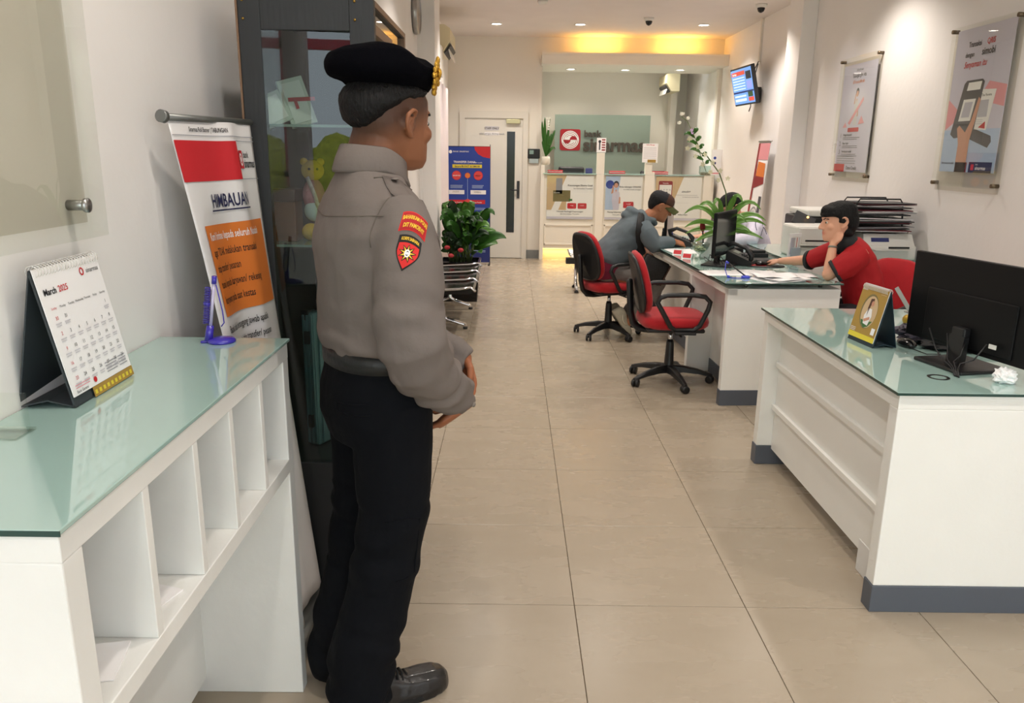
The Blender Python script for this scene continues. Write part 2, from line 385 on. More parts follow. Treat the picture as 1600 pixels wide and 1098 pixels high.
# ------------------------------------------------------------------ teller counter, back glass and sign
tc_ = thing('teller_counter', 'white teller counter with lit plinth and glass top across the far end', 'counter', (1.65, 11.5, 0))
cream_m = mat('cream_panel', (232, 226, 212), .4)
CX0, CX1, CY = .44, 2.90, 11.50
M(cream_m).box((CX0, CY, .17), (CX1, YF+.55, 1.235)).obj('body', tc_)
M(mat('toe_space', (214, 200, 170), .6)).box((CX0, CY+.10, 0), (CX1, CY+.16, .17)).obj('plinth', tc_)
M(mat('warm_strip', (255, 214, 110), emit=2.2)).box((CX0+.01, CY+.02, .158), (CX1, CY+.05, .169)).obj('light_strip', tc_)
lamp('AREA', 'plinth_glow', ((CX0+CX1)/2, CY+.045, .15), 3.2, (1, .74, .30), None, shape='RECTANGLE', size=CX1-CX0, size_y=.03)
M(glass_top_m).box((CX0, CY-.03, 1.235), (CX1, YF+.6, 1.25), .002).obj('glass_top', tc_)
for x0, x1, z in ((1.205, 1.315, 1.54), (1.90, 2.04, 1.28), (2.75, 2.9, 1.25)):
    M(cream_m).box((x0, CY-.03, .17), (x1, CY+.05, z), .003).obj('post', tc_)
M(cream_m).box((1.90, CY-.03, 1.28), (2.0, CY+.05, 1.41), .003).obj('post', tc_)
for x0, x1 in ((CX0+.03, 1.175), (1.345, 1.875), (2.07, 2.74)):   # raised mouldings under the posters
    m_ = M(cream_m)
    for a, b in (((x0, .22), (x1, .245)), ((x0, .50), (x1, .525)), ((x0, .22), (x0+.02, .525)), ((x1-.02, .22), (x1, .525))): m_.box((a[0], CY-.012, a[1]), (b[0], CY, b[1]), .003)
    m_.obj('moulding', tc_)
lb = M(cream_m).box((OX0, CY-.02, .0), (CX0+.02, YF+.05, 1.36), .004).obj('plant_plinth'); tag(lb, 'narrow white plinth at the left end of the teller counter, under the potted plant', 'plinth')
# counter posters
I = ink
def cposter(x0, x1, label, fn):
    t = thing('counter_poster', label, 'poster', ((x0+x1)/2, CY-.01, .62))
    M(acrylic_m).box((x0-.005, CY-.020, .585), (x1+.005, CY-.016, 1.225)).obj('acrylic_cover', t)
    M(ink['white']).box((x0, CY-.014, .60), (x1, CY-.011, 1.22)).obj('paper', t)
    P = Print((x0, CY-.014, .60), (1, 0, 0), (0, 0, 1), (0, -1, 0)); fn(P, x1-x0, .62)
    P.up().rect(0, 0, x1-x0, .035, I['pgrey']).obj('print', t)
def c1(P, w_, h):
    P.rect(0, .13, w_*.42, h-.13, I['tan']); P.up().poly([(w_*.42, h), (w_*.55, h), (w_*.25, .13), (w_*.1, .13)], I['white'])
    P.up().rect(.13, .36, .09, .22, I['grey']).rect(.09, .25, .25, .16, I['olive'])
    P.up().text(.10, .37, .025, 'sinarmas', I['white']).rect(.32, .26, .05, .03, I['green'])
    P.rect(.30, .15, .13, .08, I['red'], r=.015).rect(.45, .15, .13, .08, I['red'], r=.015)
    P.up().text(.365, .19, .022, 'mega', I['white'], 'c').text(.515, .19, .022, 'kredit', I['white'], 'c')
    P.text(w_-.02, .47, .036, 'Keuntungan Ekstra Gold', I['dgrey'], 'r', .01).text(w_-.02, .43, .026, 'dan Kemudahan Transaksi', I['dgrey'], 'r')
    P.text(w_*.5, .10, .032, 'Nikmati Berbagai Keuntungan', I['dgrey'], 'c', .01).text(w_*.5, .065, .026, 'dan Kemudahan Transaksi', I['dgrey'], 'c')
def person_print(P, cx, z0, h, shirt):
    P.poly([(cx-.06*h, z0), (cx-.12*h, z0+.30*h), (cx-.10*h, z0+.58*h), (cx-.03*h, z0+.66*h), (cx+.05*h, z0+.66*h), (cx+.13*h, z0+.56*h), (cx+.15*h, z0+.3*h), (cx+.12*h, z0)], shirt)
    P.disc(cx+.01*h, z0+.83*h, .105*h, I['black'], .85); P.up().disc(cx+.01*h, z0+.79*h, .08*h, I['skin'], .82)
    P.poly([(cx-.15*h, z0+.52*h), (cx-.08*h, z0+.55*h), (cx-.06*h, z0+.78*h), (cx-.10*h, z0+.8*h)], I['skin'])
    P.poly([(cx+.11*h, z0+.2*h), (cx+.17*h, z0+.22*h), (cx+.16*h, z0+.42*h), (cx+.12*h, z0+.42*h)], I['skin'])
    P.poly([(cx-.02*h, z0+.66*h), (cx+.04*h, z0+.66*h), (cx+.01*h, z0+.56*h)], I['skin'])
def c2(P, w_, h):
    P.rect(0, .14, w_*.4, h-.14, I['lblue']); P.up().disc(w_*.12, .5, .06, I['blue']); P.poly([(w_*.3, .14), (w_*.4, .14), (w_*.4, h)], I['white'])
    P.up(); person_print(P, w_*.28, .14, .44, I['lilac'])
    P.up().rect(w_*.5, .17, .15, .09, I['red'], r=.015).up().text(w_*.5+.075, .22, .026, 'simobi', I['white'], 'c').text(w_*.5+.075, .19, .018, 'PLUS', I['white'], 'c')
    P.text(w_-.02, .46, .032, 'Buka tabungan ONLINE', I['dgrey'], 'r', .01).text(w_-.02, .425, .024, 'kini lebih mudah di tangan', I['dgrey'], 'r')
    P.text(w_*.42, .10, .03, 'Pasang Sekarang Tab ONLINE', I['dgrey'], 'c', .01).text(w_*.42, .065, .022, 'lewat aplikasi kapan saja', I['dgrey'], 'c')
def c3(P, w_, h):
    P.poly([(0, .3), (0, h), (w_*.6, h), (w_*.42, .3)], I['tan'])
    P.up().rect(.04, .19, .20, .37, I['dred'], r=.02).up().rect(.052, .215, .176, .29, I['white']); P.text(.14, .52, .026, 'Transfer', I['white'], 'c').up()
    for a in range(4):
        for b in range(4): P.disc(.078+a*.042, .25+b*.062, .012, I['lgrey'])
    P.text(w_-.22, .40, .04, 'simobi+', I['black'], 'c', .01, tilt=.2).rect(w_*.42, .36, w_*.5, .004, I['grey']).text(w_-.03, .33, .02, 'ke sesama bank dan bank lain', I['dgrey'], 'r')
    P.rect(w_*.45, .25, w_*.3, .003, I['lgrey']).text(w_*.32, .075, .035, '24 JAM', I['black'], 'l', .02).text(w_*.52, .075, .03, 'bebas biaya', I['black'], 'l', .01)
cposter(.50, 1.175, 'counter poster with gold card picture and two red buttons, left of the three', c1)
cposter(1.345, 1.875, 'counter poster of a woman phoning, the middle one of the three', c2)
cposter(2.07, 2.73, 'counter poster showing a red phone, right of the three behind the cap', c3)
# items on the teller counter
for k, x in enumerate((.62, 1.52, 2.14)):
    t = M(ink['red']).box((x-.11, 11.55, 1.25), (x+.11, 11.72, 1.262), .003).m(ink['white']).box((x-.10, 11.56, 1.262), (x+.10, 11.71, 1.275)).m(ink['red']).box((x-.11, 11.55, 1.275), (x+.11, 11.72, 1.287), .003).obj('slip_tray')
    tag(t, 'red and white slip tray on the teller counter ' + ('above the gold card poster', 'above the phoning woman poster', 'above the red phone poster')[k], 'tray', 'slip trays on the teller counter')
for k, (x, y) in enumerate(((.90, 12.3), (2.19, 12.5))):
    t = thing('teller_chair', ['black chair back showing behind the left teller window', 'black chair back showing behind the right teller window'][k], 'chair', (x, y, 0))
    M(black_m).box((x-.2, y-.04, .85), (x+.2, y+.03, 1.33-.05*k), .06, seg=4).obj('backrest', t)
    M(black_m).box((x-.22, y-.42, .6), (x+.22, y-.02, .68), .03).cyl((x, y-.2, .04), (x, y-.2, .6), .03).cyl((x, y-.2, 0), (x, y-.2, .05), .25).obj('seat', t)
t = M(mat('calculator_blue', (50, 56, 110), .5)).box((1.06, 11.6, 1.25), (1.16, 11.66, 1.33), .01, rotT((1.1, 11.6, 1.25), 'X', -.3)).obj('calculator'); tag(t, 'dark blue calculator standing on the counter left of the pilaster', 'calculator')
def stand(x, y, z, w_, h, label, fn):
    t = thing('sign_holder', label, 'sign', (x, y, z))
    M(acrylic_m).box((x-w_/2, y-.004, z), (x+w_/2, y, z+h), .001).box((x-w_/2, y-.03, z), (x+w_/2, y+.05, z+.004)).obj('acrylic_stand', t)
    M(ink['white']).box((x-w_/2+.004, y+.001, z+.005), (x+w_/2-.004, y+.003, z+h-.004)).obj('paper', t)
    M(ink['white']).box((x-w_/2+.004, y-.0075, z+.005), (x+w_/2-.004, y-.005, z+h-.004)).obj('paper', t)
    P = Print((x-w_/2, y-.0075, z), (1, 0, 0), (0, 0, 1), (0, -1, 0)); fn(P, w_, h); P.obj('print', t)
stand(1.262, 11.5, 1.541, .14, .21, 'small white notice with symbols on top of the counter pilaster', lambda P, a, b: (P.disc(.045, .155, .02, I['black']), P.rect(.035, .04, .02, .1, I['dgrey']), [P.rect(.075, .03+k*.035, .05, .018, I['dred']) for k in range(5)]))
stand(1.955, 11.46, 1.411, .225, .27, 'large white notice in acrylic holder on the middle counter post', lambda P, a, b: (P.text(a/2, b-.03, .025, 'Suku Bunga', I['red'], 'c', .01), [P.rect(.02, .06+k*.028, .18, .010, I['lgrey']) for k in range(6)], P.rect(.08, .005, .12, .04, I['gold'])))
stand(2.88, 11.35, 1.25, .15, .36, 'tall narrow notice at the right end of the teller counter', lambda P, a, b: (P.disc(.05, .24, .02, I['blue']), P.disc(.05, .17, .02, I['dblue']), P.rect(.02, .02, .1, .02, I['pink'])))
# green glass sign panel
sg = thing('bank_sign', 'frosted green glass panel with bank logo and metal letters', 'sign', (1.5, 13.4, 1.0))
frost_m = mat('frosted_green_glass', (136, 150, 138), .25, spec=.6)
M(frost_m).box((.70, 13.60, .9), (2.30, 13.612, 2.155)).obj('glass_panel', sg)
P = Print((.79, 13.59, 1.575), (1, 0, 0), (0, 0, 1), (0, -1, 0)); P.logo(0, 0, .345, mat('emblem_red', (170, 18, 34), .35), ink['white']); P.obj('emblem', sg)
def letters(s, x, y, z, size, m_, parent, depth=.02, bold=.02):
    vs, fs = text_geo(s, bold, 4); mb = M(m_)
    for dy, flip in ((0, 1), (depth, 0)):
        mb.raw([(x+v[0]*size, y+dy, z+v[1]*size) for v in vs], fs)
    ed = {}
    for f_ in fs:
        for a, b in zip(f_, f_[1:]+f_[:1]): ed[tuple(sorted((a, b)))] = ed.get(tuple(sorted((a, b))), 0)+1
    for (a, b), c in ed.items():
        if c == 1: mb.raw([(x+vs[q][0]*size, y+d, z+vs[q][1]*size) for q, d in ((a, 0), (b, 0), (b, depth), (a, depth))], [(0, 1, 2, 3)])
    return mb.obj('lettering', parent)
let_m = mat('dark_steel', (92, 84, 76), .4, .6)
letters('bank', 1.19, 13.57, 1.80, .15, let_m, sg, bold=.03); letters('sinarmas', 1.18, 13.57, 1.57, .30, let_m, sg, bold=.03)
# ------------------------------------------------------------------ staff door
dr = M(mat('door_white', (228, 224, 214), .45, bump=.03)).box((-.69, YF-.03, .01), (.145, YF-.005, 1.998)).obj('door_1', kind='structure')
fm = M(mat('door_frame', (222, 217, 206), .45)); 
for a, b in (((-.765, 0), (-.69, 2.0)), ((.145, 0), (.215, 2.0)), ((-.765, 2.0), (.215, 2.10))): fm.box((a[0], YF-.05, a[1]), (b[0], YF, b[1]))
fm.obj('door_frame', dr)
M(mat('door_gap_shade', (70, 66, 60), .9)).box((-.696, YF-.026, 0), (-.690, YF-.02, 2.004)).box((.145, YF-.026, 0), (.151, YF-.02, 2.004)).box((-.69, YF-.026, 2.0), (.145, YF-.02, 2.006)).obj('door_gap_shade', dr)  # dark strips stand in for the shade between door and frame
M(blackg_m).box((-.085, YF-.034, .385), (.03, YF-.029, 1.82)).obj('glass_strip', dr)
M(dark_m).box((.065, YF-.045, .88), (.105, YF-.028, 1.13), .004).cyl((.085, YF-.07, 1.0), (-.02, YF-.07, 1.0), .01, seg=10).cyl((.085, YF-.07, 1.0), (.085, YF-.03, 1.0), .01, seg=10).obj('door_handle', dr)
M(mat('brass_pale', (206, 202, 160), .35, .3)).box((-.10, YF-.08, 1.93), (.10, YF-.03, 1.99), .006).obj('door_closer', dr)
def plate(name, label, x, z, w_, h, m_, s, tm):
    t = thing(name, label, 'sign', (x, YF-.034, z)); M(m_).box((x-w_/2, YF-.034, z), (x+w_/2, YF-.0302, z+h)).obj('plate', t)
    Print((x-w_/2, YF-.034, z), (1, 0, 0), (0, 0, 1), (0, -1, 0)).text(w_/2, h*.26, h*.68, s, tm, 'c', .02).obj('lettering', t)
plate('door_sign', 'grey STAFF ONLY plate on the white door', -.305, 1.835, .20, .055, ink['lgrey'], 'STAFF ONLY', ink['black'])
plate('door_notice', 'small white notice strip under the STAFF ONLY plate', -.305, 1.765, .21, .045, ink['white'], 'selain petugas dilarang masuk', ink['grey'])
t = thing('access_reader', 'black and grey fingerprint access reader on the wall beside the white door', 'reader', (.30, YF, 1.4))
M(steel_m).box((.235, YF-.025, 1.38), (.375, YF, 1.45), .004).obj('bracket', t); M(black_m).box((.215, YF-.05, 1.45), (.39, YF, 1.585), .008).obj('reader_body', t)
M(mat('lcd_grey', (110, 130, 120), .3, emit=.15)).box((.24, YF-.052, 1.51), (.30, YF-.049, 1.565)).obj('display', t)
# ------------------------------------------------------------------ air conditioners, clock, curtain, conduit
def ac(x, y0, y1, z, s, label):
    t = thing('air_conditioner', label, 'air conditioner', (x, (y0+y1)/2, z)); d = s*.21
    pr = [(x, z), (x, z+.29), (x+d*.7, z+.29), (x+d, z+.25), (x+d, z+.12), (x+d*.62, z)]
    m_ = M(mat('ac_plastic', (226, 214, 178), .4)); m_.rings([[(a, y0, b) for a, b in pr], [(a, y1, b) for a, b in pr]], smooth=False); m_.obj('casing', t)
    M(dark_m).rings([[(a, yy, b) for a, b in [(x+d*.66, z+.004), (x+d*.66, z-.012), (x+d*1.04, z+.075), (x+d*1.0, z+.10)]] for yy in (y0+.06, y1-.06)], smooth=False).obj('louvre', t)
    M(rim_m).rings([[(a, yy, b) for a, b in [(x+d*.88, z+.03), (x+d*.98, z-.045), (x+d*1.02, z-.04), (x+d*.93, z+.04)]] for yy in (y0+.06, y1-.06)], smooth=False).obj('flap', t)
    return t
ac(XL, 9.35, 10.15, 2.62, 1, 'cream split air conditioner on the left wall beyond the column')
ac(2.62, 12.95, 13.6, 2.50, -1, 'air conditioner unit high in the teller area above the frosted panel')
t = M(rim_m).box((XL, 9.05, 2.34), (-.80, 9.3, 2.66), .003).obj('junction_box'); tag(t, 'white box on the left wall below the air conditioner', 'box')
ck = thing('wall_clock', 'round silver-rimmed wall clock on the left wall seen edge-on', 'clock', (XL, 7.72, 2.75))
Mk = Mx.Translation((XL, 7.72, 2.76)) @ Mx.Rotation(PI/2, 4, 'Y')
M(steel_m).lathe([(.17, 0), (.185, .015), (.18, .05), (.165, .055), (.16, .045)], (0, 0, 0), 36, Mk).obj('rim', ck)
M(ink['white']).lathe([(.162, .04), (.001, .0405)], (0, 0, 0), 36, Mk).obj('dial', ck)
M(ink['black']).box((-.004, 0, .042), (.004, .12, .045), 0, Mk).box((0, -.004, .042), (.08, .004, .045), 0, Mk).obj('hands', ck)
G = [[(XL+.05+.025*math.sin(k*1.1)+.03*(k % 2), 9.0+k*.05, z) for k in range(30)] for z in (.02, .7, 1.4, 2.30)]
t = M(mat('sheer_curtain', (226, 214, 216), .9)).sheet(G).obj('curtain'); tag(t, 'white pleated curtain hanging on the left wall beyond the column', 'curtain')
md = t.modifiers.new('s', 'SOLIDIFY'); md.thickness = .004
# ------------------------------------------------------------------ left writing counter
XD, YN, YE, HD = -.59, .93, 2.0, 1.05
cn = thing('writing_counter', 'white writing counter with mint glass top and five open slots, along the left wall', 'counter', (-.76, 1.46, 0))
M(glass_top_m).box((XL+.004, YN-.006, HD-.008), (XD+.006, YE+.006, HD), .0015).m(glass_edge_m).box((XL+.004, YN-.007, HD-.009), (XD+.007, YN-.0055, HD-.001)).obj('glass_top', cn)
M(worn_m).box((XL+.006, YN, .998), (XD, YE, HD-.009), .002).obj('top_board', cn)
M(worn_m).box((XL+.006, YN, .69), (XD, YE, .727), .002).obj('slot_shelf', cn)
M(worn_m).box((XL+.006, YN+.05, .05), (-.868, YE-.045, .99)).obj('back_panel', cn)
M(worn_m).box((XL+.006, YN, 0), (XD-.0005, YN+.052, .999), .003).obj('end_panel', cn)
M(worn_m).box((XL+.006, YE-.045, 0), (XD-.0005, YE, .999), .003).obj('end_panel', cn)
for y in (1.162, 1.366, 1.557, 1.759): M(worn_m).box((-.868, y, .727), (XD-.001, y+.022, .998), .0015).obj('divider', cn)
for k, (y, a, s) in enumerate(((1.03, .2, 'first'), (1.24, -.3, 'second'))):
    t = thing('leaflet', 'white folded leaflet lying in the %s open slot from the near end' % s, 'paper', (-.72, y+.05, .7275), a, 'leaflets in the counter slots')
    M(ink['white']).rings([[(-.10, -.05, .0), (.10, -.05, .0), (.10, -.05, .002), (-.10, -.05, .002)], [(-.10, .05, .0), (.10, .05, .0), (.10, .05, .004), (-.10, .05, .004)]], smooth=False).obj('paper', t, local=True)
    M(ink['red']).poly([(-.09, -.03, .0045), (-.05, -.03, .0045), (-.05, .0, .0048), (-.09, .0, .0048)]).obj('print', t, local=True, fix=False)
# desk calendars (tent shaped)
def calendar(label, loc, rz, w_, h, d, card, pg, fn):
    t = thing('desk_calendar', label, 'calendar', loc, rz); a = math.atan2(d/2, h)
    M(card).rings([[(d/2, -w_/2, 0), (d/2, w_/2, 0), (0, w_/2, h), (0, -w_/2, h)], [(d/2-.004, -w_/2, .0), (d/2-.004, w_/2, .0), (-.004, w_/2, h-.003), (-.004, -w_/2, h-.003)]], smooth=False)\
        .rings([[(-d/2, -w_/2, 0), (-d/2, w_/2, 0), (0, w_/2, h), (0, -w_/2, h)], [(-d/2-.003, -w_/2, 0), (-d/2-.003, w_/2, 0), (-.003, w_/2, h), (-.003, -w_/2, h)]], smooth=False)\
        .rings([[(d/2, -w_/2, .0), (d/2, w_/2, .0), (0, w_/2, .012), (0, -w_/2, .012)], [(d/2, -w_/2, .003), (d/2, w_/2, .003), (0, w_/2, .015), (0, -w_/2, .015)]], smooth=False)\
        .rings([[(-d/2, -w_/2, .0), (-d/2, w_/2, .0), (0, w_/2, .012), (0, -w_/2, .012)], [(-d/2, -w_/2, .003), (-d/2, w_/2, .003), (0, w_/2, .015), (0, -w_/2, .015)]], smooth=False).obj('stand', t, local=True)
    q0 = .075
    def pp(u, v, z=0): k = q0+(1-q0)*v/pg_h; return V((d/2*(1-k)+.003+z, -w_/2+u, h*k+.001))
    pg_h = h*(1-q0)
    m_ = M(ink['white']); m_.raw([pp(0, 0, -.001), pp(w_, 0, -.001), pp(w_, pg_h, -.001), pp(0, pg_h, -.001), pp(0, 0, .001), pp(w_, 0, .001), pp(w_, pg_h, .001), pp(0, pg_h, .001)], [(0, 1, 2, 3), (4, 5, 6, 7), (0, 1, 5, 4), (1, 2, 6, 5), (2, 3, 7, 6), (3, 0, 4, 7)])
    m_.obj('page', t, local=True)
    wr = M(rim_m)
    for k in range(22):
        y = -w_/2+.008+(w_-.016)*k/21
        wr.tube([(.012*math.cos(q), y, h-.004+.012*math.sin(q)) for q in [PI*2*j/9-.6 for j in range(9)]], .0011, 4, loop=True)
    wr.obj('wire_binding', t, local=True)
    P = Print((0, 0, 0), (0, 1, 0), (0, 0, 1), (1, 0, 0), f=lambda u, v, z: pp(u, v, .0015+z)); fn(P, w_, pg_h)
    P.mb.obj('print', t, local=True, fix=False)
def cal1(P, w_, h):
    P.rect(w_*.28, -.02, w_*.72, .02, I['gold']); P.up()
    for k in range(10): P.rect(w_*.30+k*w_*.07, -.015, .009, .008, I['yellow'])
    P.text(.012, h-.05, .017, 'March', I['black'], bold=.02).text(.062, h-.05, .017, '2025', I['red'], bold=.01)
    P.text(w_-.01, h-.03, .014, 'sinarmas', I['black'], 'r').ring(w_-.075, h-.025, .005, .008, I['red'])
    ds = 'Sunday Monday Tuesday Wednesday Thursday Friday Saturday'.split(); cw = (w_-.02)/7
    for k, d_ in enumerate(ds): P.text(.012+cw*(k+.5), h-.078, .0065, d_, I['red'] if k == 0 else I['black'], 'c')
    first = 6
    for n in range(31):
        c_, r_ = (first+n) % 7, (first+n)//7
        r_ = r_ % 5
        if (first+n)//7 == 5: c_, r_ = (first+n) % 7, 0
        x, y = .012+cw*(c_+.5), h-.098-r_*.029
        P.text(x, y, .010, str(n+1), I['red'] if c_ == 0 else I['black'], 'c'); P.rect(x-.010, y-.008, .02, .0025, I['lgrey']).rect(x-.009, y-.012, .017, .0018, I['lgrey'])
    P.lines(.012, .018, .06, 2, .005, .0015, I['pink']).text(.012, .004, .008, 'Bank Garansi', I['black']).disc(.085, .012, .006, I['red'])
    P.lines(w_-.10, .030, .05, 4, .006, .0018, I['grey']).lines(w_-.045, .030, .035, 4, .006, .0018, I['grey'])
calendar('tall white March 2025 desk calendar with black stand on the left counter', (-.882, 1.53, HD+.001), .02, .235, .262, .105, mat('dark_card', (52, 58, 62), .6), ink['white'], cal1)
# acrylic board with steel stand-offs on the left wall
ab = thing('acrylic_board', 'large empty clear acrylic board on the left wall above the calendar', 'board', (XL, 1.2, 1.35))
M(acrylic_m).box((XL+.030, .70, 1.345), (XL+.034, 1.745, 2.35), .001).obj('front_sheet', ab)
M(pane('acrylic_back', (248, 247, 244), rough=.25)).box((XL+.003, .72, 1.375), (XL+.006, 1.715, 2.3)).obj('back_sheet', ab)
for y, z in ((1.655, 1.415), (1.655, 2.28), (.8, 1.415)): M(steel_m).cyl((XL+.001, y, z), (XL+.044, y, z), .011).lathe([(.011, 0), (.015, .003), (.015, .010), (.001, .012)], (XL+.034, y, z), 18, Mx.Rotation(PI/2, 4, 'Y')).obj('standoff', ab)
M(ink['white']).box((XL+.007, 1.30, 1.87), (XL+.009, 1.68, 2.3)).obj('paper', ab)
# acrylic card stand at the near end of the counter
t = M(acrylic_m).box((-.900, 1.24, HD), (-.835, 1.30, HD+.004)).box((-.895, 1.285, HD), (-.838, 1.289, HD+.07)).obj('card_stand'); tag(t, 'clear acrylic card stand at the left picture edge on the writing counter', 'stand')
# pen on purple stand
blue_pen_m = mat('violet_plastic', (62, 50, 168), .25, coat=.4)
ph = thing('pen_stand', 'violet pen in its round stand on the left writing counter', 'pen', (-.755, 1.955, HD))
M(blue_pen_m).lathe([(.001, 0), (.034, 0), (.036, .004), (.032, .010), (.012, .014), (.001, .015)], (-.745, 1.955, HD), 28).obj('base', ph)
M(blue_pen_m).cyl((-.775, 1.945, HD+.006), (-.768, 1.948, HD+.045), .0105, .009).tube([(-.79, 1.94, HD+.003), (-.755, 1.95, HD+.004)], .004, round_=True).obj('holder', ph)
M(mat('clear_pen_barrel', (196, 188, 216), .1, coat=.5)).cyl((-.768, 1.948, HD+.04), (-.752, 1.953, HD+.155), .0042).obj('pen_barrel', ph)
M(blue_pen_m).cyl((-.752, 1.953, HD+.152), (-.750, 1.954, HD+.172), .0062).cyl((-.772, 1.946, HD+.098), (-.7715, 1.946, HD+.106), .0085).obj('pen_cap', ph)
cc = [(-.778+.0022*k*.05+.0075*math.cos(k*1.1), 1.945+.0075*math.sin(k*1.1), HD+.05+k*.0008) for k in range(120)]
M(blue_pen_m).tube(cc, .0012, 4).tube([(-.748, 1.955, HD+.15), (-.738, 1.958, HD+.08), (-.737, 1.96, HD+.05), (-.745, 1.96, HD+.04)], .0016, 5).obj('coil_cord', ph)

# ------------------------------------------------------------------ roll-up notice beside the counter
rb = thing('notice_banner', 'leaning white roll-up notice reading HIMBAUAN with an orange text block', 'banner', (-.7, 2.22, 0))
TL, TR, BL, BR = V((-.872, 2.045, 1.603)), V((-.775, 2.385, 1.603)), V((-.640, 2.055, .10)), V((-.655, 2.415, .10))
BW, BH = .60, 1.50
def bf(u, v, z=0):   # u across, v up, with slack vertical folds
    a, b = u/BW, v/BH
    p = (BL*(1-a)+BR*a)*(1-b)+(TL*(1-a)+TR*a)*b
    fold = .018*math.sin(a*9+b*1.3)*(1-b)**.4*min(1, (1-b)*4+.15)+.014*math.exp(-((a-.66+.10*(1-b))/.10)**2)
    nrm = V((.95, -.2, .1))
    return p+nrm*(fold+z)+V((0, 0, -.05*(1-b)*a*0))
G = [[bf(BW*i/30, BH*j/30) for i in range(31)] for j in range(31)]
vinyl = mat('banner_vinyl', (224, 221, 220), .3)
o = M(vinyl).sheet(G).obj('vinyl_sheet', rb); md = o.modifiers.new('s', 'SOLIDIFY'); md.thickness = .0012; md.offset = -1
M(alu_m).tube([TL+V((-.003, -.012, .006)), TR+V((0, .01, .006))], .009, 10).cyl(TL+V((-.006, -.022, .008)), TL+V((-.002, -.008, .006)), .016).obj('top_rail', rb)
M(alu_m).box((-.045, -.20, 0), (.045, .20, .085), .02, Mx.Translation((-.665, 2.235, .0)) @ Mx.Rotation(.03, 4, 'Z'), seg=4).obj('base_cassette', rb)
M(alu_m).tube([(-.78, 2.30, .06), (-.86, 2.26, 1.60)], .006, 8).obj('support_pole', rb)
P = Print((0, 0, 0), (0, 1, 0), (0, 0, 1), (1, 0, 0), f=lambda u, v, z: bf(u, v, .0035+z))
P.rect(.0, 1.345, .42, .105, I['red']).rect(.0, 1.462, .60, .002, I['grey']).rect(.42, 1.345, .18, .002, I['grey']).rect(.42, 1.450, .18, .002, I['grey'])
P.text(.12, 1.473, .017, 'Sinarmas Roll Banner | TABUNGAN', I['black'], bold=.015, wide=1.0)
P.rect(.425, 1.375, .05, .05, I['red']); P.text(.485, 1.405, .026, 'bank', I['black'], bold=.01).text(.482, 1.378, .034, 'sinarmas', I['black'], bold=.02, wide=.85)
P.up(); P.disc(.45, 1.40, .018, I['white'], 1); P.up(); P.ring(.45, 1.40, .007, .012, I['red'])
P.text(.31, 1.275, .050, 'HIMBAUAN', I['navy'], 'c', .02, wide=1.0).rect(.17, 1.264, .28, .004, I['navy'])
P.k = 1; P.rect(.06, .985, .50, .245, I['orange']); P.up()
tx = ['Kami himbau kepada seluruh Nasabah', 'agar TIDAK melakukan transaksi', 'titip transfer/ pesanan', 'tunai kepada karyawan/ rekening', 'karyawan pada saat kestas']
for k, s_ in enumerate(tx): P.text(.085, 1.190-k*.043, .030, s_, I['white'] if k in (0,) else I['black'], bold=.012, wide=.86)
for k, s_ in enumerate(['Bank tidak bertanggung jawab apabila', 'terjadi transaksi titip transfer/ pesanan', 'tunai di luar rekening bank.', 'Segera laporkan kepada kami']): P.text(.06, .94-k*.043, .029, s_, I['black'], bold=.012, wide=.84)
P.obj('print', rb)

# ------------------------------------------------------------------ display cabinet
cb = thing('display_cabinet', 'tall charcoal cabinet with glass door and side behind the guard', 'cabinet', (-.6, 2.75, 0))
cwood = mat('charcoal_wood', (30, 32, 35), .5, bump=.08, bscale=30, stretch=(3, 3, .4), var=.05)
side_m = mat('brown_edge', (120, 92, 70), .5)
x0, x1, y0, y1, zt = -.803, -.408, 2.43, 3.12, 1.957
M(cwood).box((x0, y0, 0), (x0+.064, y0+.03, zt), .002).obj('post', cb)
M(cwood).box((x1-.072, y0, 0), (x1, y0+.03, zt), .002).obj('post', cb)
M(cwood).box((x0+.064, y0, 1.87), (x1-.072, y0+.03, zt), .002).obj('top_rail', cb)
M(cwood).box((x0+.064, y0+.004, .10), (x1-.072, y0+.03, .52), .002).box((x0+.064, y0+.012, 0), (x1-.072, y0+.03, .095)).obj('lower_panel', cb)
M(cwood).box((x0, y0+.03, .0), (x0+.018, y1, zt)).obj('side_panel', cb)
M(side_m).box((x0-.006, y0-.002, 0), (x0, y0+.02, zt)).obj('edge_strip', cb)
M(cwood).box((x0+.018, y1-.018, 0), (x1-.03, y1, zt)).obj('back_panel', cb)
M(cwood).box((x0+.018, y0+.03, zt-.02), (x1-.004, y1-.018, zt)).obj('top_panel', cb)
M(side_m).box((x1-.03, y0+.03, 1.94), (x1, y1, zt)).box((x1-.03, y0+.03, 1.865), (x1, y0+.36, 1.892)).box((x1-.03, y1-.03, 0), (x1, y1, 1.94)).obj('side_frame', cb)
M(cwood).box((x1-.03, y0+.03, 0), (x1, y1-.03, .52)).obj('side_lower_panel', cb)
M(vglass_m).box((x0+.064, y0+.012, .52), (x1-.072, y0+.017, 1.87), 0, rotT(((x0+x1)/2, y0+.016, 0), 'Z', .075)).obj('glass_door', cb)
M(vglass_m).box((x1-.018, y0+.03, .52), (x1-.013, y1-.03, 1.865)).box((x1-.018, y0+.03, 1.892), (x1-.013, y1-.03, 1.94)).obj('side_glass', cb)
M(cwood).box((x0+.018, y0+.03, .50), (x1-.03, y1-.018, .52)).obj('shelf', cb)
for z in (1.235, 1.600): M(mat('shelf_glass', (120, 140, 134), .08)).box((x0+.018, y0+.035, z), (x1-.03, y1-.018, z+.008)).obj('shelf', cb)
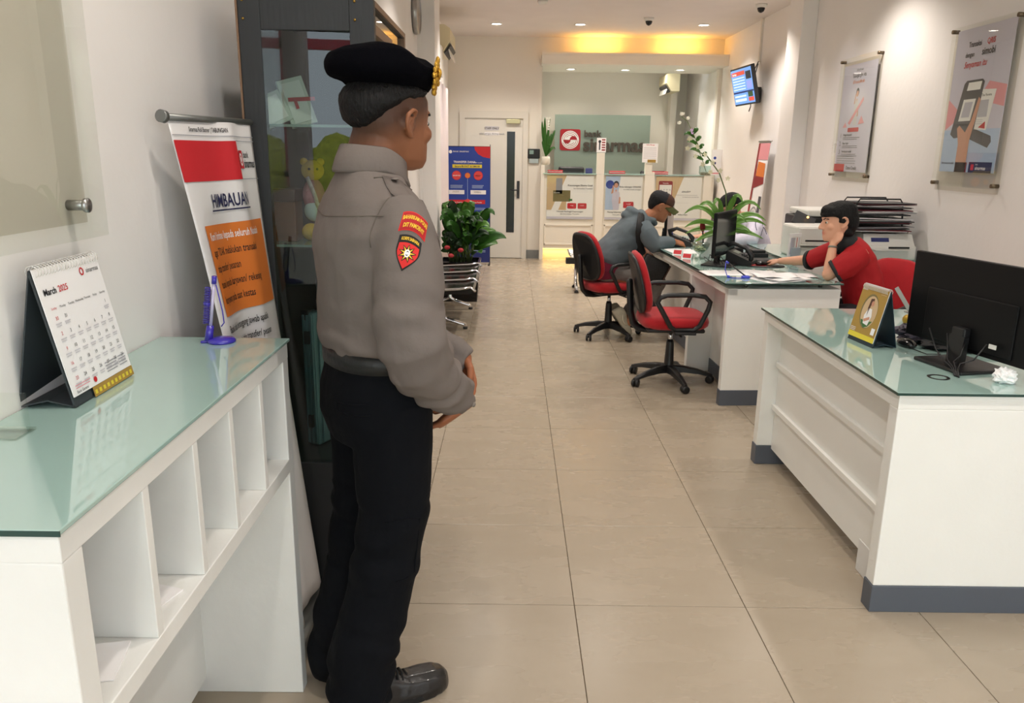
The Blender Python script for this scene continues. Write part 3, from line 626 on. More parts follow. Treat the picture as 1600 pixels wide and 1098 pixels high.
for (x, z) in ((x0+.015, 1.90), (x1-.055, 1.90), (x0+.015, 1.95), (x1-.055, 1.95)): M(mat('brass', (150, 120, 60), .35, 1)).lathe([(.004, 0), (.004, .002), (.001, .003)], (x, y0, z), 10, Mx.Rotation(PI/2, 4, 'X')).obj('screw', cb)
# things in the cabinet
certm = mat('certificate_frame', (210, 214, 208), .3)
for k, (x, y, z, w_, h, ln, lb_) in enumerate(((-.735, 2.56, 1.609, .10, .10, .5, 'clear folded acrylic plaque at the left end of the upper cabinet shelf'), (-.665, 2.60, 1.609, .085, .15, .32, 'white certificate with red ribbon leaning on the upper cabinet shelf'))):
    Mm = Mx.Translation((x, y, z)) @ Mx.Rotation(-ln, 4, 'Y') @ Mx.Rotation(.5, 4, 'Z'); t = thing('certificate', lb_, 'certificate', (x, y, z))
    M(certm).box((-w_/2, 0, 0), (w_/2, .012, h), .002, Mm).obj('frame', t); M(ink['white']).box((-w_/2+.012, -.002, .012), (w_/2-.012, 0, h-.012), 0, Mm).obj('sheet', t)
    if k: M(ink['red']).box((-w_/2, -.004, h*.5), (w_/2, -.002, h*.58), 0, Mm @ Mx.Rotation(.2, 4, 'Y')).box((-.01, -.004, h*.36), (.0, -.002, h*.56), 0, Mm).obj('ribbon', t)
t = thing('wooden_box', 'brown wooden box standing on the middle cabinet shelf', 'box', (-.735, 2.60, 1.243)); wbx = mat('reddish_wood', (112, 66, 42), .45, var=.15, vscale=8, stretch=(1, 1, 8))
M(wbx).box((-.775, 2.55, 1.243), (-.70, 2.64, 1.37), .003).obj('body', t); M(mat('wood_lid', (76, 42, 34), .4)).box((-.778, 2.547, 1.37), (-.697, 2.643, 1.41), .003).obj('lid', t)
pl = thing('plush_toy', 'yellow and pink plush toy with patterned scarf on the middle cabinet shelf', 'toy', (-.655, 2.62, 1.243), .3)
py, pk = mat('plush_yellow', (226, 176, 60), .95, bump=.3, bscale=120), mat('plush_pink', (200, 128, 140), .95, bump=.3, bscale=120)
for nm, mm, c_, r_ in (('body', pk, (0, 0, .145), (.036, .034, .055)), ('belly', mat('plush_pale', (196, 202, 204), .95), (0, -.012, .095), (.034, .03, .035)), ('head', py, (0, 0, .225), (.037, .034, .034)), ('foot', py, (-.015, -.02, .028), (.03, .028, .028)), ('foot', mat('plush_rose', (160, 60, 80), .9), (.022, -.018, .07), (.02, .016, .016))):
    m_ = M(mm).ell(c_, r_, seg=18, rn=12)
    if nm == 'head': m_.ell((-.026, 0, .252), .013).ell((.026, 0, .252), .013).m(black_m).ell((-.013, -.033, .23), .004).ell((.013, -.033, .23), .004)
    m_.obj(nm, pl, local=True)
M(mat('scarf_cloth', (214, 190, 190), .9, var=.25, vscale=60)).tube([(-.02, -.032, .205), (0, -.04, .15), (.012, -.04, .10), (.018, -.035, .06)], .009, 8, flat=.4).obj('scarf', pl, local=True)
bc = thing('metal_case', 'pale blue ribbed aluminium case standing upright low in the cabinet', 'case', (-.66, 2.60, .52), -.45)
cs = mat('blue_aluminium', (118, 150, 160), .35, .5)
m_ = M(cs).box((-.05, -.02, 0), (.0, .16, .48), .01)
for k in range(3): m_.box((-.0, .0+k*.05, .01), (.006, .03+k*.05, .47), .003)
for k in range(3): m_.box((-.045+k*.016, -.026, .01), (-.036+k*.016, -.02, .47), .002)
m_.obj('shell', bc, local=True)
for z in (.07, .37): M(dark_m).box((-.035, -.032, z), (-.015, -.02, z+.045), .002).obj('latch', bc, local=True)
M(dark_m).box((-.052, -.022, .45), (-.02, .0, .485), .003).tube([(-.025, .03, .48), (-.025, .035, .51), (-.025, .10, .51), (-.025, .105, .48)], .007, 8).obj('handle', bc, local=True)

# ------------------------------------------------------------------ right front desk
rd = thing('office_desk', 'white desk with mint glass top and grey plinth at the right edge', 'desk', (1.65, 3.1, 0))
RX0, RX1, RY0, RY1, RH = 1.262, 2.06, 2.41, 3.80, .80
M(glass_top_m).box((RX0-.012, RY0-.012, RH-.009), (RX1, RY1+.02, RH), .0015).m(glass_edge_m).box((RX0-.013, RY0-.0135, RH-.0095), (RX1, RY0-.0115, RH-.001)).box((RX0-.0135, RY0-.013, RH-.0095), (RX0-.0115, RY1+.02, RH-.001)).obj('glass_top', rd)
M(white_m).box((RX0, RY0, .740), (RX1-.01, RY1, RH-.010), .002).obj('top_board', rd)
M(white_m).box((RX0, RY0, .10), (RX1-.01, RY0+.058, .7405), .003).obj('end_panel', rd)
M(white_m).box((RX0, RY1-.06, .10), (RX1-.01, RY1, .7405), .003).obj('end_panel', rd)
for a in (RY0, RY1-.06): M(grey_base_m).box((RX0-.004, a-.004, 0), (RX1-.01, a+.062, .10), .002).obj('plinth', rd)
fp = M(white_m).box((RX0+.075, RY0+.058, .085), (RX0+.095, RY1-.06, .74)).obj('front_panel', rd)
for z in (.295, .515): M(white_m).box((RX0+.058, RY0+.058, z), (RX0+.076, RY1-.06, z+.028), .003).obj('moulding', fp)
M(black_m).lathe([(.034, .0), (.036, .0015), (.026, .0015), (.025, -.004)], (1.478, 2.585, RH), 24).obj('cable_grommet', rd)
t = M(mat('white_socket', (224, 224, 222), .4)).box((1.335, 2.60, .0), (1.40, 2.70, .13), .004).box((1.337, 2.598, .05), (1.36, 2.6, .10)).obj('socket_box'); tag(t, 'white floor socket box under the near corner of the front desk', 'box')
# gold calendar on it
def cal2(P, w_, h):
    P.rect(0, 0, w_, h, I['gold']); P.up().rect(0, 0, w_, .02, I['yellow'])
    P.disc(w_*.5, h*.54, .070, I['olive'], .80); P.up().disc(w_*.52, h*.53, .064, I['tan'], .80); P.up()
    P.poly([(w_*.30, h*.36), (w_*.36, h*.28), (w_*.48, h*.22), (w_*.62, h*.26), (w_*.74, h*.38), (w_*.6, h*.36)], I['green']); P.up()
    P.poly([(w_*.42, h*.30), (w_*.38, h*.45), (w_*.47, h*.60), (w_*.60, h*.60), (w_*.66, h*.46), (w_*.60, h*.28)], I['white'])
    P.poly([(w_*.44, h*.60), (w_*.46, h*.78), (w_*.58, h*.80), (w_*.60, h*.70), (w_*.52, h*.66), (w_*.47, h*.44)], I['brown']); P.up()
    P.disc(w_*.57, h*.70, .011, I['skin'], .8).poly([(w_*.40, h*.38), (w_*.44, h*.33), (w_*.62, h*.40), (w_*.60, h*.45)], I['skin'])
    P.text(.006, h-.018, .010, 'Asuransi', I['white'], bold=.01).lines(w_-.045, h-.014, .04, 2, .006, .0016, I['tan']).lines(.006, .036, .04, 3, .006, .002, I['white']).rect(w_-.034, .03, .024, .026, I['white'], r=.002)
calendar('gold desk calendar with oval portrait on the front desk', (1.47, 3.09, RH), PI+.12, .182, .225, .10, mat('teal_card', (28, 48, 58), .5), ink['white'], cal2)
# monitor
def monitor(label, loc, rz, w_, h, z0, loc_extra=0):   # screen faces local +x
    t = thing('monitor', label, 'monitor', loc, rz)
    M(mat('monitor_black', (9, 9, 11), .5, spec=.25)).box((-.012, -w_/2, z0), (.012, w_/2, z0+h), .004).box((-.019, -w_*.34, z0+.015), (-.010, w_*.34, z0+h*.62), .010).obj('housing', t, local=True)
    M(mat('screen_black', (14, 15, 18), .12)).box((.011, -w_/2+.008, z0+.016), (.0135, w_/2-.008, z0+h-.008)).obj('screen', t, local=True)
    M(black_m).rings([[(-.055, -.03, .012), (-.025, -.03, .012), (-.025, .03, .012), (-.055, .03, .012)], [(-.05, -.035, z0+.06), (-.03, -.035, z0+.06), (-.03, .035, z0+.06), (-.05, .035, z0+.06)]], smooth=False).box((-.05, -.03, z0+.03), (-.02, .03, z0+.09), .006).obj('stand_neck', t, local=True)
    M(black_m).box((-.12, -.115, 0), (.09, .115, .013), .004).obj('stand_base', t, local=True)
    return t
mt = monitor('large black monitor seen from behind on the front desk', (1.655, 2.745, RH), .233, .60, .33, .055)
M(rim_m).box((-.038, -.16, .10), (-.035, -.13, .115)).obj('cable_label', mt, local=True)
cbl = M(black_m)
for k in range(4):
    a = (-.055-.012*k, -.02+.02*k, .0)
    cbl.tube([(-.036, -.12+.09*k, .11), (-.06, -.10+.06*k, .05), (-.085, -.07+.03*k, .03), (-.12, -.10+.01*k, .02), (-.145, -.135+.006*k, .003)], .0028, 6)
cbl.obj('cable', mt, local=True)
# mouse, cap, card holder, crumpled paper, bell
t = thing('computer_mouse', 'black mouse and cable beside the gold calendar', 'mouse', (1.59, 3.04, RH))
M(blackg_m).ell((1.59, 3.04, RH+.012), (.032, .055, .022), seg=20).obj('body', t)
M(black_m).tube([(1.575, 2.99, RH+.006), (1.60, 2.90, RH+.003), (1.63, 2.86, RH+.0135)], .002, 6).obj('cable', t)
t = thing('folded_bag', 'crumpled grey and black cloth bag behind the gold calendar', 'bag', (1.76, 3.16, RH))
def crumple(m_, c, r, amp, seed, seg=28, rn=18, fr=9, flatb=True):
    tm = bmesh.new(); bmesh.ops.create_uvsphere(tm, u_segments=seg, v_segments=rn, radius=1)
    for v in tm.verts:
        q = V((v.co.x*r[0], v.co.y*r[1], v.co.z*r[2])); d = NZ.noise(V(v.co)*fr*.3+V((seed, 0, 0)))+.5*NZ.noise(V(v.co)*fr*.8+V((0, seed, 0)))
        q *= 1+amp*d; v.co = V(c)+q
        if flatb and v.co.z < c[2]-r[2]*.7: v.co.z = c[2]-r[2]*.7
    return m_.merge(tm, None, False)
crumple(M(mat('bag_grey', (72, 66, 78), .7)), (1.72, 3.14, RH+.033), (.12, .09, .046), .45, 2).obj('cloth', t)
crumple(M(mat('bag_black', (20, 20, 22), .8)), (1.80, 3.02, RH+.019), (.15, .10, .026), .35, 5).obj('lining', t)
M(mat('bag_trim', (206, 190, 60), .6)).box((1.76, 3.17, RH+.055), (1.86, 3.20, RH+.066), .004).obj('trim_tape', t)
t = M(mat('knob_gold', (170, 136, 40), .35, .4)).ell((1.80, 3.46, RH+.022), .024).cyl((1.80, 3.46, RH), (1.80, 3.46, RH+.004), .02).obj('knob'); tag(t, 'small round gold knob behind the gold calendar', 'knob')
t = M(steel_m).box((-.010, -.002, 0), (.010, .002, .15), .001, Mx.Translation((1.955, 3.74, RH)) @ Mx.Rotation(-.62, 4, 'Y')).box((1.93, 3.70, RH), (1.98, 3.76, RH+.004)).obj('card_clip'); tag(t, 'slanted metal card clip at the back of the front desk', 'clip')
t = crumple(M(mat('tissue_paper', (240, 240, 240), .9)), (1.672, 2.53, RH+.020), (.036, .030, .028), .42, 11, 30, 20, 9).obj('crumpled_tissue'); tag(t, 'ball of crumpled white tissue near the monitor on the front desk', 'tissue')

# ------------------------------------------------------------------ office chairs
def office_chair(label, loc, rz, turn, group='red and black office chairs', low=0, dz=0):
    t = thing('office_chair', label, 'chair', loc, rz, group)
    def pad(m_, w_, d_, th, cz, n=28, taper=0):
        R = []
        for (s_, z) in ((.90, -1), (.98, -.6), (1, 0), (.97, .55), (.86, .9), (.5, 1.02), (.05, 1.05)):
            R.append([(s_*d_/2*math.copysign(abs(math.cos(q))**.6, math.cos(q)), s_*(w_+taper*0)/2*math.copysign(abs(math.sin(q))**.6, math.sin(q)), cz+z*th/2) for q in [2*PI*k/n for k in range(n)]])
        return m_.rings(R, smooth=True)
    pad(M(red_fabric_m), .47, .47, .085, .452).obj('seat', t, local=True)
    M(black_m).box((-.19, -.19, .385), (.19, .19, .412), .012).box((-.10, -.04, .36), (.12, .04, .388)).tube([(0, -.1, .385), (.02, -.24, .375)], .007, round_=True).obj('seat_pan', t, local=True)
    def back(m_, off, th, sx=1.0):
        n, R = 28, []
        for s_, x in ((.92, -th/2), (1, -th/4), (1, th/4), (.93, th/2), (.55, th/2+.008), (.05, th/2+.01)):
            r = []
            for k in range(n):
                q = 2*PI*k/n; yy = s_*.215*math.copysign(abs(math.cos(q))**.62, math.cos(q)); zz = s_*.205*math.copysign(abs(math.sin(q))**.62, math.sin(q))
                yy *= 1-.18*max(0, zz/.2)
                cv_ = .55*yy*yy
                r.append(V((x+off+cv_, yy*sx, zz)))
            R.append(r)
        T_ = Mx.Translation((-.245, 0, .70)) @ Mx.Rotation(-.20, 4, 'Y')
        R = [[T_ @ p for p in r] for r in R]
        return m_.rings(R, smooth=True)
    back(M(red_fabric_m), .012, .045).obj('backrest', t, local=True)
    back(M(black_m), -.022, .02, 1.02).obj('back_shell', t, local=True)
    M(black_m).tube([(-.06, 0, .375), (-.16, 0, .372), (-.225, 0, .38), (-.265, 0, .42), (-.285, 0, .50), (-.292, 0, .60), (-.30, 0, .70)], [.02]*7, 8, flat=1.6, round_=True).obj('back_bracket', t, local=True)
    for s_ in (-1, 1):
        y = s_*.255
        M(black_m).tube([(-.15, y, .60), (-.135, y, .635), (-.09, y, .652), (.08, y, .655), (.155, y, .645), (.19, y, .61), (.18, y, .56), (.135, y*.97, .45), (.10, y*.93, .418), (-.02, y*.93, .416), (-.055, y*.97, .44), (-.12, y, .55)], .0165, 8, loop=True, flat=1.0).box((-.03, y-.02 if s_ < 0 else y-.10, .392), (.11, y+.10 if s_ < 0 else y+.02, .41), .004).obj('armrest', t, local=True)
    M(chrome_m).cyl((0, 0, .26), (0, 0, .37), .014).obj('gas_lift', t, local=True)
    M(black_m).lathe([(.02, .30), (.026, .28), (.030, .20), (.034, .10), (.045, .075), (.001, .07)], seg=18).obj('column', t, local=True)
    for k in range(5):
        a = turn+2*PI*k/5; T_ = Mx.Rotation(a, 4, 'Z'); R = []
        for x, h1, h0, w_ in ((.02, .125, .07, .032), (.10, .118, .075, .028), (.20, .098, .066, .023), (.28, .072, .05, .018), (.30, .064, .048, .012)):
            R.append([T_ @ V(p) for p in ((x, -w_, h0), (x, w_, h0), (x, w_*.8, h1-.008), (x, w_*.4, h1), (x, -w_*.4, h1), (x, -w_*.8, h1-.008))])
        lg = M(black_m).rings(R, smooth=False).obj('leg', t, local=True)
        w = a+1.1*k+.5; cx_, cy_ = .285*math.cos(a), .285*math.sin(a); Tc = Mx.Translation((cx_, cy_, .027)) @ Mx.Rotation(w, 4, 'Z')
        m_ = M(black_m)
        for q in (-.014, .014): m_.lathe([(.012, -.009), (.026, -.008), (.027, 0), (.026, .008), (.012, .009)], (0, 0, 0), 18, Tc @ Mx.Translation((0, q, 0)) @ Mx.Rotation(PI/2, 4, 'X'))
        m_.cyl((cx_, cy_, .03), (cx_, cy_, .062), .009).ell((cx_, cy_, .042), (.020, .020, .018), seg=10, rn=6); m_.obj('caster', lg, local=True)
    return t
ch1 = office_chair('empty red and black office chair nearest the middle of the floor', (1.10, 5.22, 0), .0, -2.62)
ch2 = office_chair('red and black office chair in which the man in the grey hoodie sits', (.845, 6.62, 0), .42, -2.70)
ch3 = office_chair('red office chair with rounded back behind the woman in red', (2.27, 4.84, 0), PI+.62, .3)
# ------------------------------------------------------------------ service desk in the middle (slightly turned)
MD_A = .048; MD = Mx.Translation((1.322, 4.69, 0)) @ Mx.Rotation(MD_A, 4, 'Z'); GZ = .785
md_ = thing('service_desk', 'long white service desk with raised mint glass top, in the middle of the room', 'desk', (1.322, 4.69, 0), MD_A)
DW, DL = .70, 2.75
M(white_m).box((0, 0, .10), (DW, .05, .745), .002).obj('end_panel', md_, local=True)
M(white_m).box((0, DL-.05, .10), (DW, DL, .745), .002).obj('end_panel', md_, local=True)
M(grey_base_m).box((-.003, -.003, 0), (DW, .053, .10), .002).obj('plinth', md_, local=True)
M(grey_base_m).box((.165, .053, 0), (.185, DL, .10)).obj('plinth', md_, local=True)
M(white_m).box((0, .0, .705), (.06, DL, .7455), .002).box((.04, .05, .725), (DW, DL-.05, .745)).obj('top_board', md_, local=True)
M(white_m).box((.17, .05, .10), (.19, DL-.05, .725)).obj('front_panel', md_, local=True)
M(white_m).box((0, .80, .0), (.17, .86, .706), .002).obj('divider', md_, local=True)
M(white_m).box((.56, .06, .08), (DW-.01, .50, .70), .003).obj('drawer_unit', md_, local=True)
for (a, b) in ((-.03, .76), (.77, DL)): M(glass_top_m).box((-.03, a, GZ-.009), (DW, b, GZ), .0015).m(glass_edge_m).box((-.0315, a-.0015, GZ-.0095), (-.0295, b, GZ-.001)).box((-.03, a-.0015, GZ-.0095), (DW, a+.0005, GZ-.001)).obj('glass_top', md_, local=True)
for x in (.13, .60):
    for y in (.07, .55, 1.2, 2.0): M(steel_m).cyl((x, y, .744), (x, y, GZ-.009), .012, seg=12).obj('standoff', md_, local=True)
def on(x, y, z=GZ): return (x, y, z)
# back counter along the right wall
bc_ = thing('printer_counter', 'white glass-topped counter with printers along the right wall', 'counter', (2.46, 6.05, 0))
M(white_m).box((2.01, 5.56, .06), (XR-.004, 6.60, .80), .003).obj('body', bc_)
M(grey_base_m).box((2.02, 5.58, 0), (XR-.01, 6.58, .06)).obj('plinth', bc_)
M(glass_top_m).box((1.99, 5.54, .801), (XR-.004, 6.62, .809), .0015).m(glass_edge_m).box((1.989, 5.539, .801), (1.991, 6.62, .8085)).box((1.99, 5.5385, .801), (XR-.004, 5.5405, .8085)).obj('glass_top', bc_)
for x in (2.3, 2.62): M(white_m).box((x-.145, 5.552, .10), (x+.145, 5.561, .76), .002).obj('door', bc_)
KZ = .809
# monitors on the service desk
m2 = monitor('black monitor turned toward the woman in red on the service desk', (1.475, 5.44, GZ), -.53, .50, .30, .075)
m3 = monitor('monitor at the far end of the service desk, behind the man in the cap', (1.40, 7.02, GZ), -.35, .36, .30, .02)
# papers
def paper(x, y, rz, w_, h, label, n=1, curl=.006, group=None, z=GZ):
    t = thing('paper_sheet', label, 'paper', (x, y, z), rz, group)
    for k in range(n):
        a = random.uniform(-.35, .35) if n > 1 else 0; ox, oy = (random.uniform(-.03, .03), random.uniform(-.03, .03)) if n > 1 else (0, 0)
        T_ = Mx.Translation((ox, oy, .0015+k*.004)) @ Mx.Rotation(a, 4, 'Z')
        G = [[T_ @ V((-w_/2+w_*i/8, -h/2+h*j/6, curl*abs(math.sin(i*.5+k))*abs(math.sin(j*.7+k*2)))) for i in range(9)] for j in range(7)]
        M(ink['white']).sheet(G, .0008).obj('sheet', t, local=True)
        if k == n-1:
            P = M(ink['grey'])
            for j in range(8): P.poly([T_ @ V(p) for p in [(-w_*.4, h*.4-j*h*.1, curl+.002), (w_*random.uniform(.1, .42), h*.4-j*h*.1, curl+.002), (w_*.1, h*.4-j*h*.1-.003, curl+.002), (-w_*.4, h*.4-j*h*.1-.003, curl+.002)]])
            P.obj('print', t, local=True, fix=False)
    return t
paper(1.40, 5.06, .05, .30, .21, 'printed form lying across the front glass edge below the monitor')
paper(1.60, 5.10, -.15, .28, .20, 'printed form with red lines lying right of the monitor foot')
paper(1.67, 4.83, .2, .27, .22, 'loose pile of papers near the front corner of the service desk', 5, .014)
paper(1.80, 4.98, -.1, .24, .18, 'flat white paper beside the elbow of the woman in red', 2, .004)
paper(1.36, 6.22, .1, .22, .28, 'form on which the man in the cap is writing')
# pen stand blue
t = thing('pen_stand', 'blue pen in its stand with curled cord on the service desk', 'pen', (1.47, 4.86, GZ))
blue2 = mat('blue_plastic', (44, 60, 190), .3, coat=.3)
M(blue2).lathe([(.001, 0), (.028, 0), (.029, .008), (.02, .016), (.001, .017)], (1.475, 4.87, GZ), 20).obj('base', t)
M(black_m).tube([(1.475, 4.87, GZ+.012), (1.375, 4.92, GZ+.085)], .0045, 8).m(blue2).tube([(1.375, 4.92, GZ+.085), (1.36, 4.93, GZ+.096)], .0065, 8).obj('pen_barrel', t)
M(blue2).tube([(1.36, 4.93, GZ+.09), (1.35, 4.90, GZ+.05), (1.355, 4.87, GZ+.018), (1.37, 4.86, GZ+.004), (1.42, 4.84, GZ+.004), (1.47, 4.85, GZ+.004)], .0028, 6).ell((1.365, 4.865, GZ+.008), .010).obj('cord', t)
# name stands
for k, (x, y) in enumerate(((1.285, 6.02), (1.31, 5.80))):
    t = thing('name_stand', ['small red and white tent card on the glass edge nearest the man in the cap', 'red and white tent card on the glass edge nearest the glass bowl'][k], 'card', (x, y, GZ), -.5)
    t.scale = (.8, .8, .8)
    M(ink['white']).rings([[(-.045, -.03, 0), (.045, -.03, 0), (.045, 0, .05), (-.045, 0, .05)], [(-.045, -.027, 0), (.045, -.027, 0), (.045, .002, .048), (-.045, .002, .048)]], smooth=False).rings([[(-.045, .03, 0), (.045, .03, 0), (.045, 0, .05), (-.045, 0, .05)], [(-.045, .027, 0), (.045, .027, 0), (.045, -.002, .048), (-.045, -.002, .048)]], smooth=False).obj('card', t, local=True)
    M(ink['red']).poly([(-.038, -.0275, .007), (.038, -.0275, .007), (.038, -.006, .043), (-.038, -.006, .043)]).obj('print', t, local=True, fix=False)
# glass bowl
t = thing('glass_bowl', 'clear footed glass bowl on the service desk', 'bowl', (1.40, 5.80, GZ))
M(pane('bowl_glass', (222, 230, 226), ior=1.7)).lathe([(.035, 0), (.036, .004), (.008, .012), (.007, .03), (.03, .045), (.06, .075), (.072, .115), (.069, .115), (.057, .078), (.028, .05), (.001, .042)], (1.40, 5.80, GZ), 28).obj('bowl', t)
crumple(M(mat('sweets', (186, 190, 150), .5, var=.4, vscale=60)), (1.40, 5.80, GZ+.068), (.036, .036, .02), .5, 3, 18, 10).obj('sweets', t)
# round red sign on a stick, desk phones, terminals, mouse
t = thing('ballot_sign', 'small oval red sign on a stick beside the brochure wedge', 'sign', (1.46, 5.92, GZ))
M(ink['dred']).lathe([(.001, 0), (.020, 0), (.020, .006), (.001, .006)], (0, 0, 0), 24, Mx.Translation((1.435, 5.92, GZ+.225)) @ Mx.Rotation(-.12, 4, 'Y') @ Mx.Diagonal((1, 1, 2.0, 1)) @ Mx.Rotation(PI/2, 4, 'X')).obj('disc', t)
M(dark_m).tube([(1.46, 5.925, GZ), (1.44, 5.925, GZ+.20)], .006).cyl((1.46, 5.925, GZ), (1.46, 5.925, GZ+.006), .025).obj('stick', t)
t = thing('brochure_wedge', 'white brochure wedge standing left of the monitor', 'brochure stand', (1.52, 5.93, GZ))
M(ink['white']).rings([[(1.42, y, GZ), (1.58, y, GZ), (1.535, y, GZ+.25), (1.525, y, GZ+.25)] for y in (5.90, 5.98)], smooth=False).obj('body', t)
def phone(x, y, rz, label):
    t = thing('desk_phone', label, 'phone', (x, y, GZ), rz)
    M(black_m).rings([[(-.09, yy, .004), (.09, yy, .004), (.09, yy, .03), (-.09, yy, .10)] for yy in (-.09, .09)], smooth=False).obj('phone_base', t, local=True)
    M(black_m).tube([(-.095, -.065, .095), (-.11, -.065, .125), (-.05, -.065, .15), (.04, -.065, .12), (.085, -.065, .07), (.08, -.065, .045)], [.018, .022, .014, .013, .02, .016], 10, round_=True).obj('handset', t, local=True)
    M(mat('phone_display', (120, 132, 120), .3)).poly([(-.06, -.02, .0895), (-.02, -.02, .0745), (-.02, .07, .0745), (-.06, .07, .0895)]).obj('display', t, local=True, fix=False)
    m_ = M(dark_m)
    for a in range(3):
        for b in range(4): m_.box((.0+b*.018, -.01+a*.025, .052-b*.007), (.012+b*.018, .006+a*.025, .072-b*.007), .001)
    m_.obj('key', t, local=True); return t
phone(1.63, 5.52, -.5, 'black desk phone with cables behind the monitor of the woman in red')
phone(1.44, 6.62, -.2, 'black desk phone with arched handset in front of the man in the cap')
t = M(black_m).box((-.05, -.08, 0), (.05, .08, .03), .008, Mx.Translation((1.74, 5.92, GZ))).box((-.045, -.03, .03), (.03, .05, .075), .01, Mx.Translation((1.72, 5.92, GZ)) @ Mx.Rotation(.2, 4, 'Z')).obj('card_terminal'); tag(t, 'black card terminal on the service desk in front of the staff member in white', 'terminal')
t = M(black_m).box((1.80, 5.88, GZ), (1.94, 6.02, GZ+.035), .006).box((1.82, 5.89, GZ+.035), (1.92, 5.98, GZ+.055), .004).obj('document_box'); tag(t, 'flat black box beside the card terminal', 'box')
t = M(mat('keyboard_black', (26, 26, 28), .5)).box((1.66, 5.62, GZ), (1.90, 5.76, GZ+.016), .004).obj('keyboard'); tag(t, 'black keyboard behind the computer mouse on the service desk', 'keyboard')
t = thing('mouse_pad', 'dark oval mouse pad with red patch under the hand of the woman in red', 'mouse pad', (1.80, 5.45, GZ))
M(black_m).lathe([(.001, 0), (.11, 0), (.112, .003), (.108, .006), (.001, .006)], (0, 0, 0), 28, Mx.Translation((1.77, 5.43, GZ)) @ Mx.Diagonal((1.25, .8, 1, 1))).obj('pad', t)
M(ink['red']).poly([(1.66, 5.40, GZ+.0066), (1.77, 5.385, GZ+.0066), (1.78, 5.46, GZ+.0066), (1.67, 5.47, GZ+.0066)]).obj('print', t, fix=False)
t = M(blackg_m).ell((1.745, 5.425, GZ+.019), (.05, .028, .018), Mx.Rotation(.3, 4, 'Z')).obj('computer_mouse'); tag(t, 'black mouse under the hand of the woman in red', 'mouse')
cbm = M(black_m)
for k in range(5):
    cbm.tube([(1.42+.03*k, 5.30+.05*k, GZ+.005), (1.36+.04*k, 5.50, GZ+.05+.02*math.sin(k)), (1.40+.02*k, 5.62, GZ+.006), (1.55+.02*k, 5.60+.03*k, GZ+.006)], .0028, 5)
tag(cbm.obj('cable_tangle'), 'tangle of thin black cables around the foot of the middle monitor', 'cables')['kind'] = 'stuff'

# ------------------------------------------------------------------ potted orchids
leaf_m = mat('leaf_green', (44, 88, 26), .45, var=.25, vscale=9, spec=.3); leaf2_m = mat('leaf_light', (84, 128, 40), .42, var=.2, vscale=9); leafd_m = mat('leaf_dark', (24, 52, 22), .5, var=.2, vscale=9)
def leaf(mt_, P, w_, up=(0, -.8, .6), fold=.25, n=9, tip=.5):
    """P: quadratic bezier control points; a blade with a mid fold and real thickness"""
    a, b, c = (V(p) for p in P); G = []; m_ = M(mt_)
    for k in range(n+1):
        t = k/n; p = a*(1-t)**2+b*2*t*(1-t)+c*t*t; d = ((b-a)*(1-t)+(c-b)*t).normalized()
        s_ = d.cross(V(up)); s_ = s_.normalized() if s_.length > 1e-4 else V((1, 0, 0)); nn = s_.cross(d)
        ww = w_*(math.sin(PI*min(1, t**.75)**1.0)**.8 if tip else 1)*.5+.0015
        G.append([p-s_*ww+nn*ww*fold, p-s_*ww*.5+nn*ww*fold*.35, p, p+s_*ww*.5+nn*ww*fold*.35, p+s_*ww+nn*ww*fold])
    m_.sheet(G, .0012); return m_
stem_m = mat('stem_green', (92, 112, 62), .6)
petal_w, petal_p = mat('petal_white', (238, 238, 226), .6), mat('petal_violet', (190, 160, 210), .6)
def flower(m_, c, r, d, mt_, seedk):
    m_.m(mt_); d = V(d).normalized(); u = d.orthogonal().normalized(); v = d.cross(u)
    for k in range(5):
        a = 2*PI*k/5+seedk; e = (u*math.cos(a)+v*math.sin(a)); s_ = d.cross(e); c0 = V(c)
        m_.rings([[c0-s_*r*.1, c0+e*r*.55-s_*r*.32+d*r*.15, c0+e*r+d*r*.1, c0+e*r*.55+s_*r*.32+d*r*.15, c0+s_*r*.1], [q+d*.0015 for q in (c0-s_*r*.1, c0+e*r*.55-s_*r*.32+d*r*.15, c0+e*r+d*r*.1, c0+e*r*.55+s_*r*.32+d*r*.15, c0+s_*r*.1)]], smooth=False)
    return m_
def orchid(name, label, loc, pot, leaves, stems, flowers, lm=leaf_m):
    t = thing(name, label, 'plant', loc)
    pot(t)
    for P, w_ in leaves: leaf(lm, [V(loc)+V(p) for p in P], w_).obj('leaf', t)
    for S in stems: M(stem_m).tube([V(loc)+V(p) for p in S], .0045, 6, round_=True).obj('stem', t)
    for k, (p, r, mt_) in enumerate(flowers): flower(M(), V(loc)+V(p), r, (random.uniform(-.5, .5), -1, random.uniform(-.3, .4)), mt_, k*.7).obj('flower', t)
    return t
potm = mat('cream_pot', (222, 216, 200), .5)
def pot_round(x, y, z, r, h, m_=potm):
    return lambda t: (M(m_).lathe([(r*.75, 0), (r*.98, h*.25), (r, h*.7), (r*.9, h), (r*.8, h), (r*.82, h*.8), (.001, h*.78)], (x, y, z), 22).obj('pot', t), M(mat('potting_soil', (52, 38, 28), .95)).lathe([(r*.8, h*.8), (.001, h*.86)], (x, y, z), 16).obj('soil', t))
lc = V((.475, 11.53, 1.36))
lv = [((( .0, 0, .12), (.02+.09*math.cos(k*1.3), -.02, .30+.03*k), (.10*math.cos(k*1.3)+.03, -.03*math.sin(k), .22+.055*k)), .038) for k in range(9)]
